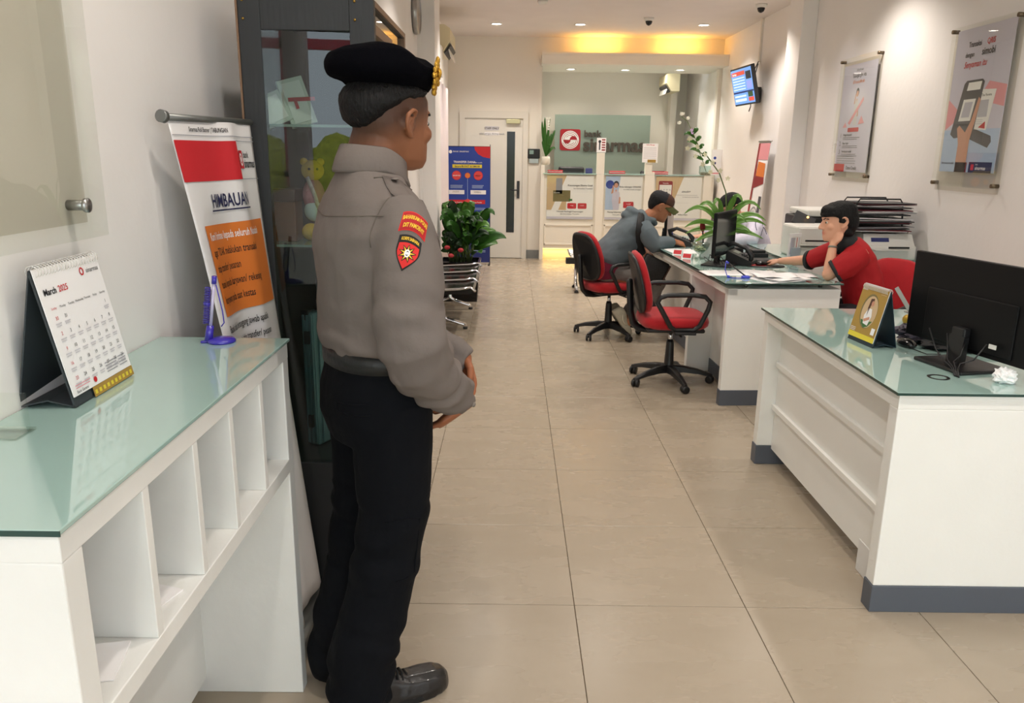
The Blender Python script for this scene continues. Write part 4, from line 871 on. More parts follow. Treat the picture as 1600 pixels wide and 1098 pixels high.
orchid('potted_orchid', 'potted orchid in cream pot on the plinth left of the teller counter', lc, pot_round(lc.x, lc.y, lc.z, .062, .12), lv,
       [[(0, 0, .1), (-.03, 0, .2), (.03, 0, .34)], [(0, 0, .1), (.05, 0, .3), (.03, 0, .48), (.05, 0, .64)]], [((.03, -.01, .50+.035*k), .02, petal_w) for k in range(4)]+[((-.02+.03*k, -.01, .65), .018, petal_w) for k in range(3)])
rc = V((2.78, 11.50, 1.25))
def vase(t): M(pane('vase_glass', (214, 226, 222), ior=1.7)).box((rc.x-.09, rc.y-.05, rc.z+.01), (rc.x+.07, rc.y+.06, rc.z+.13), .01).obj('glass_vase', t); M(mat('pebbles', (150, 140, 120), .9, var=.4, vscale=80)).box((rc.x-.08, rc.y-.04, rc.z), (rc.x+.06, rc.y+.05, rc.z+.04), .01).obj('pebbles', t)
lv = [(((-.02-.05*k*.5, 0, .16+.05*k), (-.02-.05*k*.5+(-.10 if k % 2 else .05), -.02, .20+.06*k), (-.06-.05*k*.5+(-.12 if k % 2 else .09), -.03, .20+.05*k)), .060) for k in range(9)]
orchid('potted_orchid', 'orchid in a glass vase leaning left at the right end of the teller counter', rc, vase, lv,
       [[(0, 0, .05), (-.08, 0, .25), (-.20, 0, .48)], [(-.12, 0, .38), (-.24, -.02, .60), (-.32, -.02, .74), (-.40, 0, .80)]], [((-.26+.02*math.cos(k), -.02, .58+.04*k), .028, petal_p) for k in range(2)]+[((-.38+.07*math.cos(k*2), -.02, .78+.07*math.sin(k*2.1)), .03, petal_w) for k in range(6)])
oc = V((1.585, 5.90, GZ))
lv = [(((0, 0, .20), (d_*.16, -.02*s_, .20+.20*h_), (d_*.30, -.05*s_, .14+.14*h_)), .042) for d_, s_, h_ in ((-1, 1, .6), (-1, .3, 1.3), (-.9, -1, .2), (-.75, 2, -.1), (.5, 1.6, .9), (.8, 2, 1.6), (1, 1, 1.0), (.6, 2.4, .4), (1.1, -.5, .7), (.35, 2.0, 1.9), (-.4, 2.4, 1.7), (.9, 2.4, .1), (-.6, -2, 1.5))]
orchid('potted_orchid', 'orchid with arching leaves and pale flower spray on the service desk', oc, pot_round(oc.x, oc.y, oc.z, .075, .13, mat('white_pot', (226, 228, 224), .4)), lv,
       [[(0, 0, .1), (.02, 0, .3), (.0, 0, .48), (-.06, 0, .62), (-.16, 0, .74), (-.25, 0, .78)], [(0, 0, .1), (-.01, .01, .22)]],
       [((-.02-.03*k+.02*(-1)**k, -.02, .56+.028*k+.02*(-1)**k), .022, mat('petal_cream', (226, 222, 190), .6)) for k in range(11)], leaf2_m)
# leaf planter in front of the column
pt_ = thing('planter_box', 'dense dark green leafy plant in a black planter box beside the bench seats', 'plant', (-.54, 8.28, 0))
M(blackg_m).rings([[(-.73, 8.10, 0), (-.36, 8.10, 0), (-.36, 8.46, 0), (-.73, 8.46, 0)], [(-.76, 8.07, .42), (-.33, 8.07, .42), (-.33, 8.49, .42), (-.76, 8.49, .42)], [(-.74, 8.09, .42), (-.35, 8.09, .42), (-.35, 8.47, .42), (-.74, 8.47, .42)], [(-.74, 8.09, .38), (-.35, 8.09, .38), (-.35, 8.47, .38), (-.74, 8.47, .38)]], smooth=False).obj('planter', pt_)
R_ = random.Random(5)
for k in range(84):
    a = R_.uniform(0, 2*PI); rr = R_.uniform(.12, .50)*(1 if k % 3 else .6); h = R_.uniform(.18, .56)*(1.15-rr*.9); bx, by = R_.uniform(-.12, .12), R_.uniform(-.1, .1)
    if math.cos(a)*rr+bx < -.20: rr *= .35
    o_ = V((-.54+bx, 8.28+by, .40)); e = V((math.cos(a)*rr, math.sin(a)*rr*.75-.05, h)); mid = V((e.x*.45, e.y*.45, h*1.05))
    st_ = o_+mid*.62
    mt_ = [leaf_m, leafd_m, leaf_m, mat('leaf_mid', (66, 112, 32), .38, var=.2, vscale=9)][k % 4]
    lf = leaf(mt_, [st_, o_+V((e.x*.75, e.y*.75, h*1.25)), o_+e], R_.uniform(.085, .125), up=(R_.uniform(-.5, .5), -.8, R_.uniform(.2, .9)), fold=.3).obj('leaf', pt_)
    M(stem_m).tube([o_, o_+mid*.35, st_], .004, 5).obj('stem', lf)
for k, (x, y, z) in enumerate(((-.62, 7.98, .50), (-.52, 7.96, .56), (-.66, 8.0, .58))): M(mat('flower_red', (190, 50, 60), .5)).ell((x, y, z), (.03, .02, .022)).obj('flower', pt_)
# ------------------------------------------------------------------ bench seats
def bench_left():
    t = thing('beam_bench', 'black and chrome waiting bench along the left wall', 'bench', (-.6, 7.1, 0))
    ys = [6.30, 6.78, 7.26, 7.74]
    for a, b in zip(ys, ys[1:]):
        M(blackg_m).rings([[(-.80, y, .44), (-.74, y, .415), (-.40, y, .43), (-.315, y, .45), (-.30, y, .43), (-.33, y, .40), (-.75, y, .385), (-.82, y, .42)] for y in (a+.02, b-.02)], smooth=False).obj('seat', t)
        M(blackg_m).rings([[(-.84, y, .47), (-.89, y, .83), (-.905, y, .83), (-.86, y, .45)] for y in (a+.02, b-.02)], smooth=False).obj('backrest', t)
    for y in ys: M(chrome_m).tube([(-.86, y, .60), (-.83, y, .45), (-.74, y, .425), (-.42, y, .445), (-.33, y, .46), (-.295, y, .43)], .009, 8, round_=True, flat=1.4).obj('side_frame', t)
    M(dark_m).box((-.66, 6.28, .34), (-.58, 7.8, .385), .004).obj('beam', t)
    for y in (6.80, 7.70): M(chrome_m).tube([(-.62, y, .36), (-.61, y, .12), (-.56, y, .085), (-.42, y, .045), (-.40, y, .02)], .016, 8, flat=1.3).tube([(-.61, y, .12), (-.70, y, .08), (-.84, y, .02)], .014, 8).m(black_m).cyl((-.405, y, 0), (-.405, y, .022), .020).cyl((-.84, y, 0), (-.84, y, .02), .016).obj('leg', t)
bench_left()
def bench_far():
    t = thing('beam_bench', 'perforated steel waiting bench behind the chair of the man in the cap', 'bench', (1.2, 8.95, 0))
    for x in (.66, 1.17):
        M(steel_m).rings([[(x+dx, y, z) for y, z in ((8.66, .41), (8.72, .425), (9.06, .405), (9.12, .44), (9.11, .425), (9.06, .395), (8.72, .41), (8.67, .40))] for dx in (0, .48)], smooth=False).obj('seat', t)
    M(dark_m).box((.62, 8.84, .31), (1.72, 8.93, .375), .004).obj('beam', t)
    for x in (.74, 1.62): M(chrome_m).tube([(x, 8.88, .33), (x, 8.88, .14), (x, 8.80, .08), (x, 8.72, .018)], .02, 8).tube([(x, 8.88, .14), (x, 8.97, .08), (x, 9.1, .018)], .018, 8).m(black_m).cyl((x, 8.72, 0), (x, 8.72, .02), .024).cyl((x, 9.1, 0), (x, 9.1, .02), .024).obj('leg', t)
    M(chrome_m).tube([(.655, 8.68, .43), (.655, 9.1, .44)], .012, 8, round_=True).obj('side_frame', t)
bench_far()
# ------------------------------------------------------------------ blue roll-up and red banner
bb_ = thing('roll_up_banner', 'tall blue roll-up banner with red circles beside the white door', 'banner', (-.6, 10.85, 0))
BX0, BX1, BYY = -.90, -.305, 10.85
M(ink['blue']).box((BX0, BYY, .04), (BX1, BYY+.002, 1.60)).obj('vinyl_sheet', bb_)
M(black_m).tube([(BX0, BYY+.01, .0), (BX0, BYY+.01, 1.63)], .006).tube([(BX1, BYY+.01, 0), (BX1, BYY+.01, 1.63)], .006).box((BX0, BYY, 1.597), (BX1, BYY+.012, 1.606)).box((BX0, BYY-.06, .0), (BX0+.02, BYY+.1, .012)).box((BX1-.02, BYY-.06, 0), (BX1, BYY+.1, .012)).obj('frame', bb_)
P = Print((BX0, BYY, .04), (1, 0, 0), (0, 0, 1), (0, -1, 0)); BW_, BH_ = BX1-BX0, 1.56
P.poly([(BW_*.64, BH_)]+[(BW_*.64+(BW_*.36)*(1-math.cos(a)), BH_-.15*math.sin(a)) for a in (.3, .7, 1.1, 1.5)]+[(BW_, BH_-.15), (BW_, BH_)], I['red'])
P.rect(0, 0, BW_, .7, I['dblue']).rect(.03, 0, .08, .28, I['red']); P.up()
P.disc(.06, 1.49, .022, I['white']).text(.095, 1.485, .028, 'BANK SINARMAS', I['white']).text(.10, 1.345, .038, 'TRANSFER DANA', I['white'], bold=.02).text(.38, 1.345, .022, 'lebih mudah', I['white'])
P.rect(.085, 1.28, .40, .045, I['yellow']).up().text(.285, 1.29, .032, 'Secara BI-FAST di SIMOBI', I['navy'], 'c', .02)
for x, r in ((.14, .062), (.29, .038), (.435, .062)): P.disc(x, 1.18, r, I['red']).up().disc(x, 1.18, r*.88, I['orange'] if r < .05 else mat('ink_coral', (216, 70, 66), .5))
P.text(.14, 1.17, .022, 'SKN/RTGS', I['white'], 'c', .02).text(.435, 1.17, .022, 'BI-FAST', I['white'], 'c', .02).rect(.288, .2, .004, .94, I['lblue'])
for x in (.035, .33): P.rect(x, .93, .21, .055, I['white']).lines(x+.02, 1.045, .17, 3, .016, .006, I['lblue']).lines(x+.05, .965, .1, 2, .014, .005, I['dgrey'])
for z in (.825, .535, .31): P.rect(.03, z-.025, .50, .055, I['red']).up().disc(.29, z+.002, .04, mat('ink_coral', (216, 70, 66)))
P.text(.08, .815, .02, 'Waktu Transaksi', I['white'], bold=.02).text(.37, .815, .02, 'Biaya Transfer', I['white'], bold=.02).text(.37, .525, .02, 'Limit Transaksi', I['white'], bold=.02)
for z in (.74, .68, .62, .46, .40, .22, .16): P.lines(.04, z, .2, 2, .018, .006, I['lblue']).lines(.34, z, .2, 2, .018, .006, I['lblue'])
P.obj('print', bb_)
rb2 = thing('roll_up_banner', 'narrow red and white banner leaning on the right wall behind the staff member in white', 'banner', (2.8, 9.2, 0))
TLr, TRr, BLr, BRr = V((2.88, 9.42, 1.69)), V((2.885, 9.02, 1.69)), V((2.74, 9.44, .06)), V((2.76, 9.04, .06))
def rf(u, v, z=0): return (BLr*(1-u)+BRr*u)*(1-v)+(TLr*(1-u)+TRr*u)*v+V((-1, -.1, 0))*z
m_ = M(ink['white']); m_.sheet([[rf(i/4, j/6) for i in range(5)] for j in range(7)], .002, normal=(-1, 0, 0)).obj('vinyl_sheet', rb2)
M(steel_m).tube([TLr+V((0, .02, 0)), TRr-V((0, .02, 0))], .010).tube([(2.86, 9.25, .0), (2.9, 9.25, 1.69)], .006).box((2.70, 9.0, 0), (2.82, 9.46, .06), .01).obj('frame', rb2)
P = Print((0, 0, 0), (1, 0, 0), (0, 0, 1), (1, 0, 0), f=lambda u, v, z: rf(u/.4, v/1.6, z+.003))
P.poly([(0, .4), (.06, .4), (.06, 1.58), (0, 1.58)], I['dred']).poly([(.06, 1.4), (.4, 1.4), (.4, 1.58), (.06, 1.58)], I['pink']).poly([(.07, 1.22), (.36, 1.20), (.34, 1.36), (.09, 1.38)], I['orange']).poly([(.06, 1.08), (.38, 1.14), (.36, 1.21), (.07, 1.22)], I['dred'])
P.ring(.2, .75, .11, .13, I['grey']).ring(.2, .75, .07, .09, I['lgrey']).poly([(.30, .82), (.39, .82), (.39, 1.0), (.30, 1.0)], I['dgrey']).poly([(.30, .62), (.39, .62), (.39, .75), (.30, .75)], I['grey']).text(.1, .5, .06, 'Kredit', I['dgrey'], bold=.01).lines(.08, .45, .3, 6, .04, .012, I['grey'])
P.obj('print', rb2)
# ------------------------------------------------------------------ printers and trays on the back counter
prw = mat('printer_white', (222, 220, 214), .4)
t = thing('laser_printer', 'white laser printer on the left end of the back counter', 'printer', (2.2, 5.85, KZ))
M(prw).box((2.07, 5.70, KZ), (2.42, 6.02, KZ+.23), .015).rings([[(2.07, y, KZ+.11), (2.42, y, KZ+.11), (2.42, y-.02, KZ+.22), (2.07, y-.02, KZ+.22)] for y in (5.70, 5.66)], smooth=False).obj('body', t)
M(prw).box((2.03, 5.62, KZ+.10), (2.42, 5.71, KZ+.108), .003).box((2.09, 5.655, KZ+.01), (2.40, 5.70, KZ+.085), .006).obj('paper_tray', t)
M(black_m).box((2.12, 5.655, KZ+.125), (2.38, 5.662, KZ+.14)).box((2.13, 5.652, KZ+.03), (2.36, 5.656, KZ+.036)).obj('slot', t)
t = thing('multifunction_printer', 'black multifunction printer with tilted control panel, behind the head of the woman in red', 'printer', (2.42, 6.25, KZ))
M(black_m).box((2.24, 6.06, KZ), (2.80, 6.48, KZ+.27), .012).box((2.22, 6.05, KZ+.16), (2.76, 6.07, KZ+.17), .003).obj('body', t)
M(prw).box((2.27, 6.06, KZ+.275), (2.80, 6.48, KZ+.325), .012).obj('scanner_lid', t)
M(dark_m).box((-.10, -.008, -.055), (.06, .01, .055), .004, Mx.Translation((2.24, 6.0, KZ+.24)) @ Mx.Rotation(-.55, 4, 'X') @ Mx.Rotation(.5, 4, 'Y')).obj('control_panel', t)
M(mat('orange_led', (255, 190, 110), emit=2)).ell((2.245, 5.985, KZ+.275), .009).obj('status_light', t)
M(prw).box((2.46, 5.80, KZ+.0), (2.50, 6.05, KZ+.18), .004).obj('side_tray', t)
t = thing('inkjet_printer', 'beige printer with blue display under the document trays on the back counter', 'printer', (2.73, 5.8, KZ))
M(prw).box((2.53, 5.64, KZ), (2.925, 5.98, KZ+.105), .012).rings([[(2.54, y, KZ+.10), (2.915, y, KZ+.10), (2.90, y2, KZ+.185), (2.55, y2, KZ+.185)] for y, y2 in ((5.65, 5.69), (5.97, 5.96))], smooth=False).obj('body', t)
M(mat('lcd_blue', (46, 54, 110), .25)).poly([(2.60, 5.662, KZ+.130), (2.73, 5.662, KZ+.130), (2.73, 5.675, KZ+.158), (2.60, 5.675, KZ+.158)]).obj('display', t, fix=False)
M(prw).box((2.60, 5.58, KZ+.075), (2.86, 5.66, KZ+.082), .003).m(black_m).box((2.72, 5.635, KZ+.085), (2.87, 5.641, KZ+.098)).obj('output_tray', t)
t = thing('document_tray', 'black wire document tray stack crammed with files on top of the beige printer', 'tray', (2.66, 5.8, KZ+.19))
M(black_m).tube([(2.47, 5.72, KZ+.19), (2.49, 5.72, KZ+.40), (2.51, 5.72, KZ+.43), (2.80, 5.72, KZ+.43), (2.82, 5.72, KZ+.40), (2.84, 5.72, KZ+.19)], .006, 6).obj('frame', t)
M(black_m).tube([(2.47, 5.95, KZ+.19), (2.49, 5.95, KZ+.40), (2.51, 5.95, KZ+.43), (2.80, 5.95, KZ+.43), (2.82, 5.95, KZ+.40), (2.84, 5.95, KZ+.19)], .006, 6).obj('frame', t)
pr_ = random.Random(3)
for k, z in enumerate((.195, .255, .315, .365)):
    m_ = M(black_m).box((2.44, 5.66, KZ+z), (2.86, 5.98, KZ+z+.008), .002)
    m_.obj('tray_shelf', t)
    for j in range(4):
        T_ = Mx.Translation((2.66+pr_.uniform(-.03, .04), 5.80+pr_.uniform(-.02, .01), KZ+z+.008+j*.009)) @ Mx.Rotation(pr_.uniform(-.1, .1), 4, 'Z') @ Mx.Rotation(pr_.uniform(-.03, .03), 4, 'Y')
        f_ = M([ink['white'], mat('folder_maroon', (96, 26, 40), .5), dark_m, mat('folder_grey', (150, 150, 152), .5)][(j+k) % 4]).box((-.20, -.15, 0), (.20, .15, .006), .001, T_).obj('document_folder')
        tag(f_, '%s folder in the %s level of the black tray stack' % (['white', 'maroon', 'dark grey', 'pale grey'][(j+k) % 4], ['lowest', 'second', 'third', 'top'][k]), 'folder', 'folders in the tray stack')
t = thing('brochure_holder', 'acrylic holder with leaflets at the left corner of the back counter', 'brochure stand', (2.02, 5.62, KZ))
bm_ = mat('holder_acrylic', (170, 184, 196), .15)
M(acrylic_m).box((2.0, 5.575, KZ), (2.065, 5.58, KZ+.17)).m(bm_).box((2.0, 5.58, KZ), (2.065, 5.64, KZ+.09), .003).obj('holder', t)
for k in range(3):
    T_ = Mx.Translation((2.005+.02*k, 5.60+.012*k, KZ+.01)) @ Mx.Rotation(.1, 4, 'X') @ Mx.Rotation(.3, 4, 'Z')
    l_ = M(ink['white']).box((-.03, 0, 0), (.035, .004, .18), .001, T_).m([ink['pgrey'], ink['red'], ink['pgrey']][k]).box((-.015, -.001, .03), (.02, 0, .15), 0, T_).obj('leaflet')
    tag(l_, 'leaflet %s in the acrylic holder on the back counter' % ('in front', 'with red print in the middle', 'at the back')[k], 'leaflet', 'leaflets in the acrylic holder')
# ------------------------------------------------------------------ wall screen with conduit, wall posters
tv = thing('wall_television', 'tilted wall television with blue tables on its screen, high on the right wall', 'television', (2.85, 9.85, 2.3))
Ttv = Mx.Translation((2.735, 9.80, 2.33)) @ Mx.Rotation(-PI/2+.05, 4, 'Z') @ Mx.Rotation(.24, 4, 'X')   # screen looks along local -y
M(black_m).box((-.37, 0, -.22), (.37, .045, .22), .006, Ttv).box((-.22, .04, -.14), (.22, .07, .12), .01, Ttv).obj('housing', tv)
lcd = mat('screen_blue', (96, 142, 206), .3, emit=.75); M(lcd).box((-.35, -.002, -.20), (.35, 0, .20), 0, Ttv).obj('screen', tv)
P = Print(Ttv @ V((-.35, -.002, -.20)), Ttv.to_3x3() @ V((1, 0, 0)), Ttv.to_3x3() @ V((0, 0, 1)), Ttv.to_3x3() @ V((0, -1, 0)))
e_ = lambda n, c, s_=.7: mat('screen_'+n, c, .4, emit=s_)
P.rect(.02, .33, .46, .045, e_('red', (190, 70, 54))).rect(.50, .27, .18, .09, e_('dark', (16, 26, 40))).rect(0, .125, .70, .02, e_('navy', (20, 34, 90))).rect(.50, .07, .16, .06, e_('green', (40, 66, 34))).rect(.50, .02, .18, .045, e_('red', (190, 70, 54)))
for k in range(5): P.rect(.03, .165+k*.032, .42, .012, e_('pale', (190, 214, 240)))
P.rect(.50, .16, .17, .09, e_('violet', (130, 140, 222))).rect(.03, .03, .40, .03, e_('pale', (190, 214, 240))).rect(.03, .08, .40, .02, e_('pale', (190, 214, 240)))
P.up().text(.05, .34, .03, 'Suku Bunga', e_('text', (250, 230, 220), 1), bold=.01); P.obj('print', tv)
M(black_m).box((2.80, 9.72, 2.14), (XR-.01, 9.88, 2.32), .01).tube([(2.86, 9.85, 2.19), (2.86, 9.84, 2.10), (2.85, 9.86, 2.05), (2.87, 9.88, 2.10)], .006).obj('wall_bracket', tv)
M(dark_m).tube([(2.93, 9.9, 2.63), (2.88, 9.86, 2.54), (2.86, 9.82, 2.40)], .006).tube([(2.93, 9.92, 2.6), (2.90, 9.9, 2.48), (2.87, 9.86, 2.38)], .006).obj('cable', tv)
t = M(wall_far_m).box((XR-.028, 9.88, 2.62), (XR, 9.92, ZC), .003).obj('cable_conduit'); tag(t, 'white cable conduit running down the right wall to the television', 'conduit')
def wposter(label, y0, y1, z0, z1, py0, py1, pz0, pz1, fn):
    t = thing('wall_poster', label, 'poster', (XR, (y0+y1)/2, z0))
    M(acrylic_m).box((XR-.036, y0, z0), (XR-.032, y1, z1), .001).obj('front_sheet', t)
    M(pane('acrylic_back', (248, 247, 244), rough=.25)).box((XR-.008, y0+.0, z0-.03), (XR-.005, y1, z1-.03)).obj('back_sheet', t)
    M(ink['lilac']).box((XR-.030, py0, pz0), (XR-.027, py1, pz1)).obj('paper', t)
    for y in (y0+.018, y1-.018):
        for z in (z0+.02, z1-.02): M(mat('bronze_standoff', (110, 96, 78), .35, .8)).cyl((XR, y, z), (XR-.046, y, z), .013, seg=12).obj('standoff', t)
    P = Print((XR-.030, py1, pz0), (0, -1, 0), (0, 0, 1), (-1, 0, 0)); fn(P, py1-py0, pz1-pz0); P.obj('print', t)
def p2(P, w_, h):
    P.rect(0, 0, w_, h*.30, I['lblue']).poly([(w_*.55, h*.5), (w_, h*.44), (w_, h*.58), (w_*.7, h*.62)], I['pink']).poly([(0, h*.3), (w_*.3, h*.4), (0, h*.52)], I['pink']); P.up()
    P.poly([(w_*.50, h*.23), (w_*.83, h*.17), (w_*.88, h*.21), (w_*.86, h*.25), (w_*.52, h*.31)], I['dgrey'])
    P.poly([(w_*.48, h*.30), (w_*.76, h*.29), (w_*.84, h*.56), (w_*.56, h*.57)], I['white']); P.up()
    P.rect(w_*.58, h*.38, w_*.16, h*.115, I['pgrey']).text(w_*.60, h*.52, .022, 'Tita Florena', I['black'], bold=.01).poly([(w_*.62, h*.31), (w_*.74, h*.30), (w_*.73, h*.35)], I['red']).lines(w_*.53, h*.36, .10, 3, .012, .004, I['lgrey'])
    P.poly([(w_*.12, h*.27), (w_*.20, h*.24), (w_*.5, h*.26), (w_*.55, h*.30), (w_*.62, h*.62), (w_*.58, h*.64), (w_*.30, h*.64), (w_*.26, h*.62)], I['dgrey']); P.up()
    P.poly([(w_*.32, h*.57), (w_*.56, h*.57), (w_*.575, h*.625), (w_*.34, h*.625)], I['white']).poly([(w_*.24, h*.36), (w_*.46, h*.36), (w_*.51, h*.51), (w_*.29, h*.51)], I['white']); P.up()
    P.poly([(w_*.28, h*.385), (w_*.43, h*.385), (w_*.465, h*.49), (w_*.32, h*.49)], I['pgrey'])
    P.poly([(w_*.30, 0), (w_*.50, 0), (w_*.50, h*.22), (w_*.56, h*.38), (w_*.60, h*.50), (w_*.56, h*.52), (w_*.48, h*.36), (w_*.40, h*.28), (w_*.28, h*.33), (w_*.24, h*.31), (w_*.30, h*.20)], I['skin']).rect(w_*.30, 0, w_*.22, h*.07, I['dred'])
    P.k = 5; P.rect(w_*.56, .0, w_*.40, .065, I['navy']).up().rect(w_*.60, .015, .033, .036, I['red']).text(w_*.68, .018, .032, 'sinarmas', I['white'], bold=.01).text(w_*.68, .046, .014, 'bank', I['white'])
    P.text(.02, .05, .022, '#transaksimudah', I['navy'], bold=.01)
    P.text(w_*.24, h-.115, .046, 'Transaksi', I['black'], bold=.02, wide=.8).text(w_*.70, h-.115, .048, 'QRIS', I['red'], 'r', .02, wide=.85).text(w_*.20, h-.175, .042, 'dengan', I['black'], bold=.015, wide=.85).text(w_*.72, h-.175, .060, 'simobi', I['black'], 'r', .02, wide=.9).text(w_*.20, h-.24, .055, 'Senyaman itu', I['red'], bold=.01, tilt=.25, wide=.85)
def p1(P, w_, h):
    P.text(w_*.5, h-.06, .025, '#PastiMudah', I['dgrey'], 'c').text(w_*.5, h-.11, .042, 'Tabungan giro vita', I['dgrey'], 'c', .02, wide=.85).text(w_*.5, h-.16, .038, '#TransaksiMudah', I['orange'], 'c', .01, wide=.85); P.up()
    person_print(P, w_*.5, h*.44, h*.36, I['lgrey'])
    P.up().poly([(w_*.3, h*.46), (w_*.36, h*.44), (w_*.72, h*.66), (w_*.70, h*.69)], I['pink']).poly([(w_*.15, h*.42), (w_*.28, h*.42), (w_*.22, h*.47)], I['pink']).poly([(w_*.62, h*.44), (w_*.8, h*.45), (w_*.7, h*.52)], I['pink'])
    P.rect(w_*.32, h*.375, w_*.34, .035, I['red'], r=.008)
    for k in range(3): P.text(w_*.20, h*.34-k*.07, .026, ['Bunga kompetitif', 'Biaya ringan', 'Pembayaran mudah'][k], I['dgrey'], bold=.02).lines(w_*.20, h*.32-k*.07, .34, 2, .014, .004, I['dgrey']).text(w_*.10, h*.325-k*.07, .055, '%d' % (k+1), I['dgrey'])
    P.lines(.05, .13, .4, 4, .02, .005, I['grey']).rect(0, 0, w_*.34, .065, I['red']).text(w_*.40, .02, .042, 'Dana Credit', I['black'], bold=.01)
wposter('acrylic wall poster of a hand holding a phone, nearest the picture edge', 4.82, 5.55, 1.35, 2.36, 4.86, 5.48, 1.445, 2.335, p2)
wposter('acrylic wall poster with a person above three numbered points, left of the phone poster', 6.60, 7.36, 1.355, 2.36, 6.63, 7.28, 1.405, 2.298, p1)
# ------------------------------------------------------------------ people
from mathutils.bvhtree import BVHTree
def skin_mat(name, rgb): return mat(name, rgb, .52, bump=.04, bscale=220, attr=True, spec=.4)
def solid(m_, name, parent, mt_, voxel=.007, smooth=4, fn=None, paint=None, keep=None):
    me = bpy.data.meshes.new('tmp'); bmesh.ops.recalc_face_normals(m_.bm, faces=m_.bm.faces[:]); m_.bm.to_mesh(me); m_.bm.free()
    o = bpy.data.objects.new('tmp', me); C.objects.link(o)
    a = o.modifiers.new('r', 'REMESH'); a.mode = 'VOXEL'; a.voxel_size = voxel; a.use_smooth_shade = True
    if smooth: b = o.modifiers.new('s', 'SMOOTH'); b.iterations = smooth; b.factor = .5
    bpy.context.view_layer.update()
    r = bpy.data.meshes.new_from_object(o.evaluated_get(bpy.context.evaluated_depsgraph_get())); r.name = name
    bpy.data.objects.remove(o); bpy.data.meshes.remove(me); r.materials.clear(); r.materials.append(mt_)
    if fn or paint:
        n = len(r.vertices); co = np.empty(n*3, 'f'); r.vertices.foreach_get('co', co); co = co.reshape(-1, 3)
        if paint:
            at = r.attributes.new('tint', 'FLOAT_COLOR', 'POINT'); col = np.ones((n, 4), 'f'); paint(co, col); at.data.foreach_set('color', col.ravel())
        if fn:
            no = np.array([v.normal for v in r.vertices], 'f'); d = np.array([fn(V(co[i])) for i in range(n)], 'f')
            co = co+no*d[:, None]; r.vertices.foreach_set('co', co.ravel()); r.update()
    for p in r.polygons: p.use_smooth = True
    q = bpy.data.objects.new(name, r); C.objects.link(q); q.parent = parent; TM[q] = TM[parent].copy()
    return q
def torso(m_, rows, side=(0, 1, 0), n=28, e=2.3):
    """rows: (x, y, z, halfwidth, halfdepth)"""
    R = []; P = [V(r[:3]) for r in rows]
    for k, r in enumerate(rows):
        d = (P[min(k+1, len(P)-1)]-P[max(k-1, 0)]).normalized(); s_ = V(side); s_ = (s_-d*s_.dot(d)).normalized(); f_ = s_.cross(d)
        R.append([P[k]+s_*r[3]*math.copysign(abs(math.cos(q))**(2/e), math.cos(q))+f_*r[4]*math.copysign(abs(math.sin(q))**(2/e), math.sin(q)) for q in [2*PI*j/n for j in range(n)]])
    return m_.rings(R)
HEAD = [(-.112, .060, .010, .020), (-.104, .086, -.012, .036), (-.085, .093, -.040, .050), (-.055, .091, -.066, .060), (-.025, .088, -.084, .067), (0, .087, -.094, .072), (.03, .088, -.100, .075), (.06, .086, -.101, .076), (.085, .074, -.092, .069), (.103, .052, -.068, .050), (.114, .018, -.03, .020)]
def headpt(z, q, off=0):
    H = HEAD; z = max(H[0][0], min(H[-1][0], z))
    for a, b in zip(H, H[1:]):
        if z <= b[0]: break
    t = (z-a[0])/(b[0]-a[0]); fr, bk, hw = (a[k]+(b[k]-a[k])*t for k in (1, 2, 3))
    cx = (fr+bk)/2; rx = (fr-bk)/2; c, s_ = math.cos(q), math.sin(q)
    return V((cx+(rx+off)*math.copysign(abs(c)**.9, c), (hw+off)*math.copysign(abs(s_)**.9, s_), z))
def add_head(m_, T, lips=True):
    m_.rings([[T @ headpt(z, 2*PI*k/28) for k in range(28)] for z in [h[0] for h in HEAD]])
    m_.tube([T @ V(p) for p in ((.082, 0, .022), (.098, 0, -.004), (.108, 0, -.022))], [.008, .011, .013], 10, round_=True)
    m_.ell(T @ V((.094, .010, -.026)), .0095).ell(T @ V((.094, -.010, -.026)), .0095)
    m_.ell(T @ V((.080, 0, .032)), (.012, .045, .010), T.to_3x3().to_4x4())
    m_.ell(T @ V((.086, 0, -.052)), (.010, .022, .006), T.to_3x3().to_4x4()).ell(T @ V((.084, 0, -.063)), (.010, .019, .007), T.to_3x3().to_4x4()).ell(T @ V((.078, 0, -.095)), (.014, .02, .014), T.to_3x3().to_4x4())
    for s_ in (-1, 1):
        m_.ell(T @ V((.058, s_*.042, -.02)), (.024, .020, .024), T.to_3x3().to_4x4())
        # ear: rim, lobe and inner ridge
        E = lambda x, y, z: T @ V((x, s_*y, z))
        m_.tube([E(.008, .074, .018), (E(.004, .084, .030)), E(-.010, .090, .032), E(-.024, .092, .022), E(-.028, .091, .004), E(-.022, .087, -.014), E(-.010, .080, -.028), E(.000, .076, -.030)], [.005, .006, .0062, .0064, .0062, .006, .0075, .006], 8, round_=True)
        m_.tube([E(.000, .078, .010), E(-.010, .084, .014), E(-.016, .083, -.002), E(-.008, .078, -.014)], .004, 6, round_=True).ell(E(-.008, .073, -.002), (.018, .006, .024), T.to_3x3().to_4x4())
def eyes(T, parent):
    for s_ in (-1, 1):
        M(mat('eye_white', (226, 220, 212), .2)).ell(T @ V((.0755, s_*.030, .008)), .0088, seg=14).m(mat('iris', (30, 18, 12), .1)).ell(T @ V((.0832, s_*.030, .007)), (.0034, .0058, .0058), T.to_3x3().to_4x4()).obj('eye', parent, local=True)
        M(mat('brow_hair', (18, 14, 13), .8)).tube([T @ V(p) for p in ((.091, s_*.014, .026), (.088, s_*.03, .033), (.074, s_*.048, .028))], .0032, 6, round_=True).obj('eyebrow', parent, local=True)
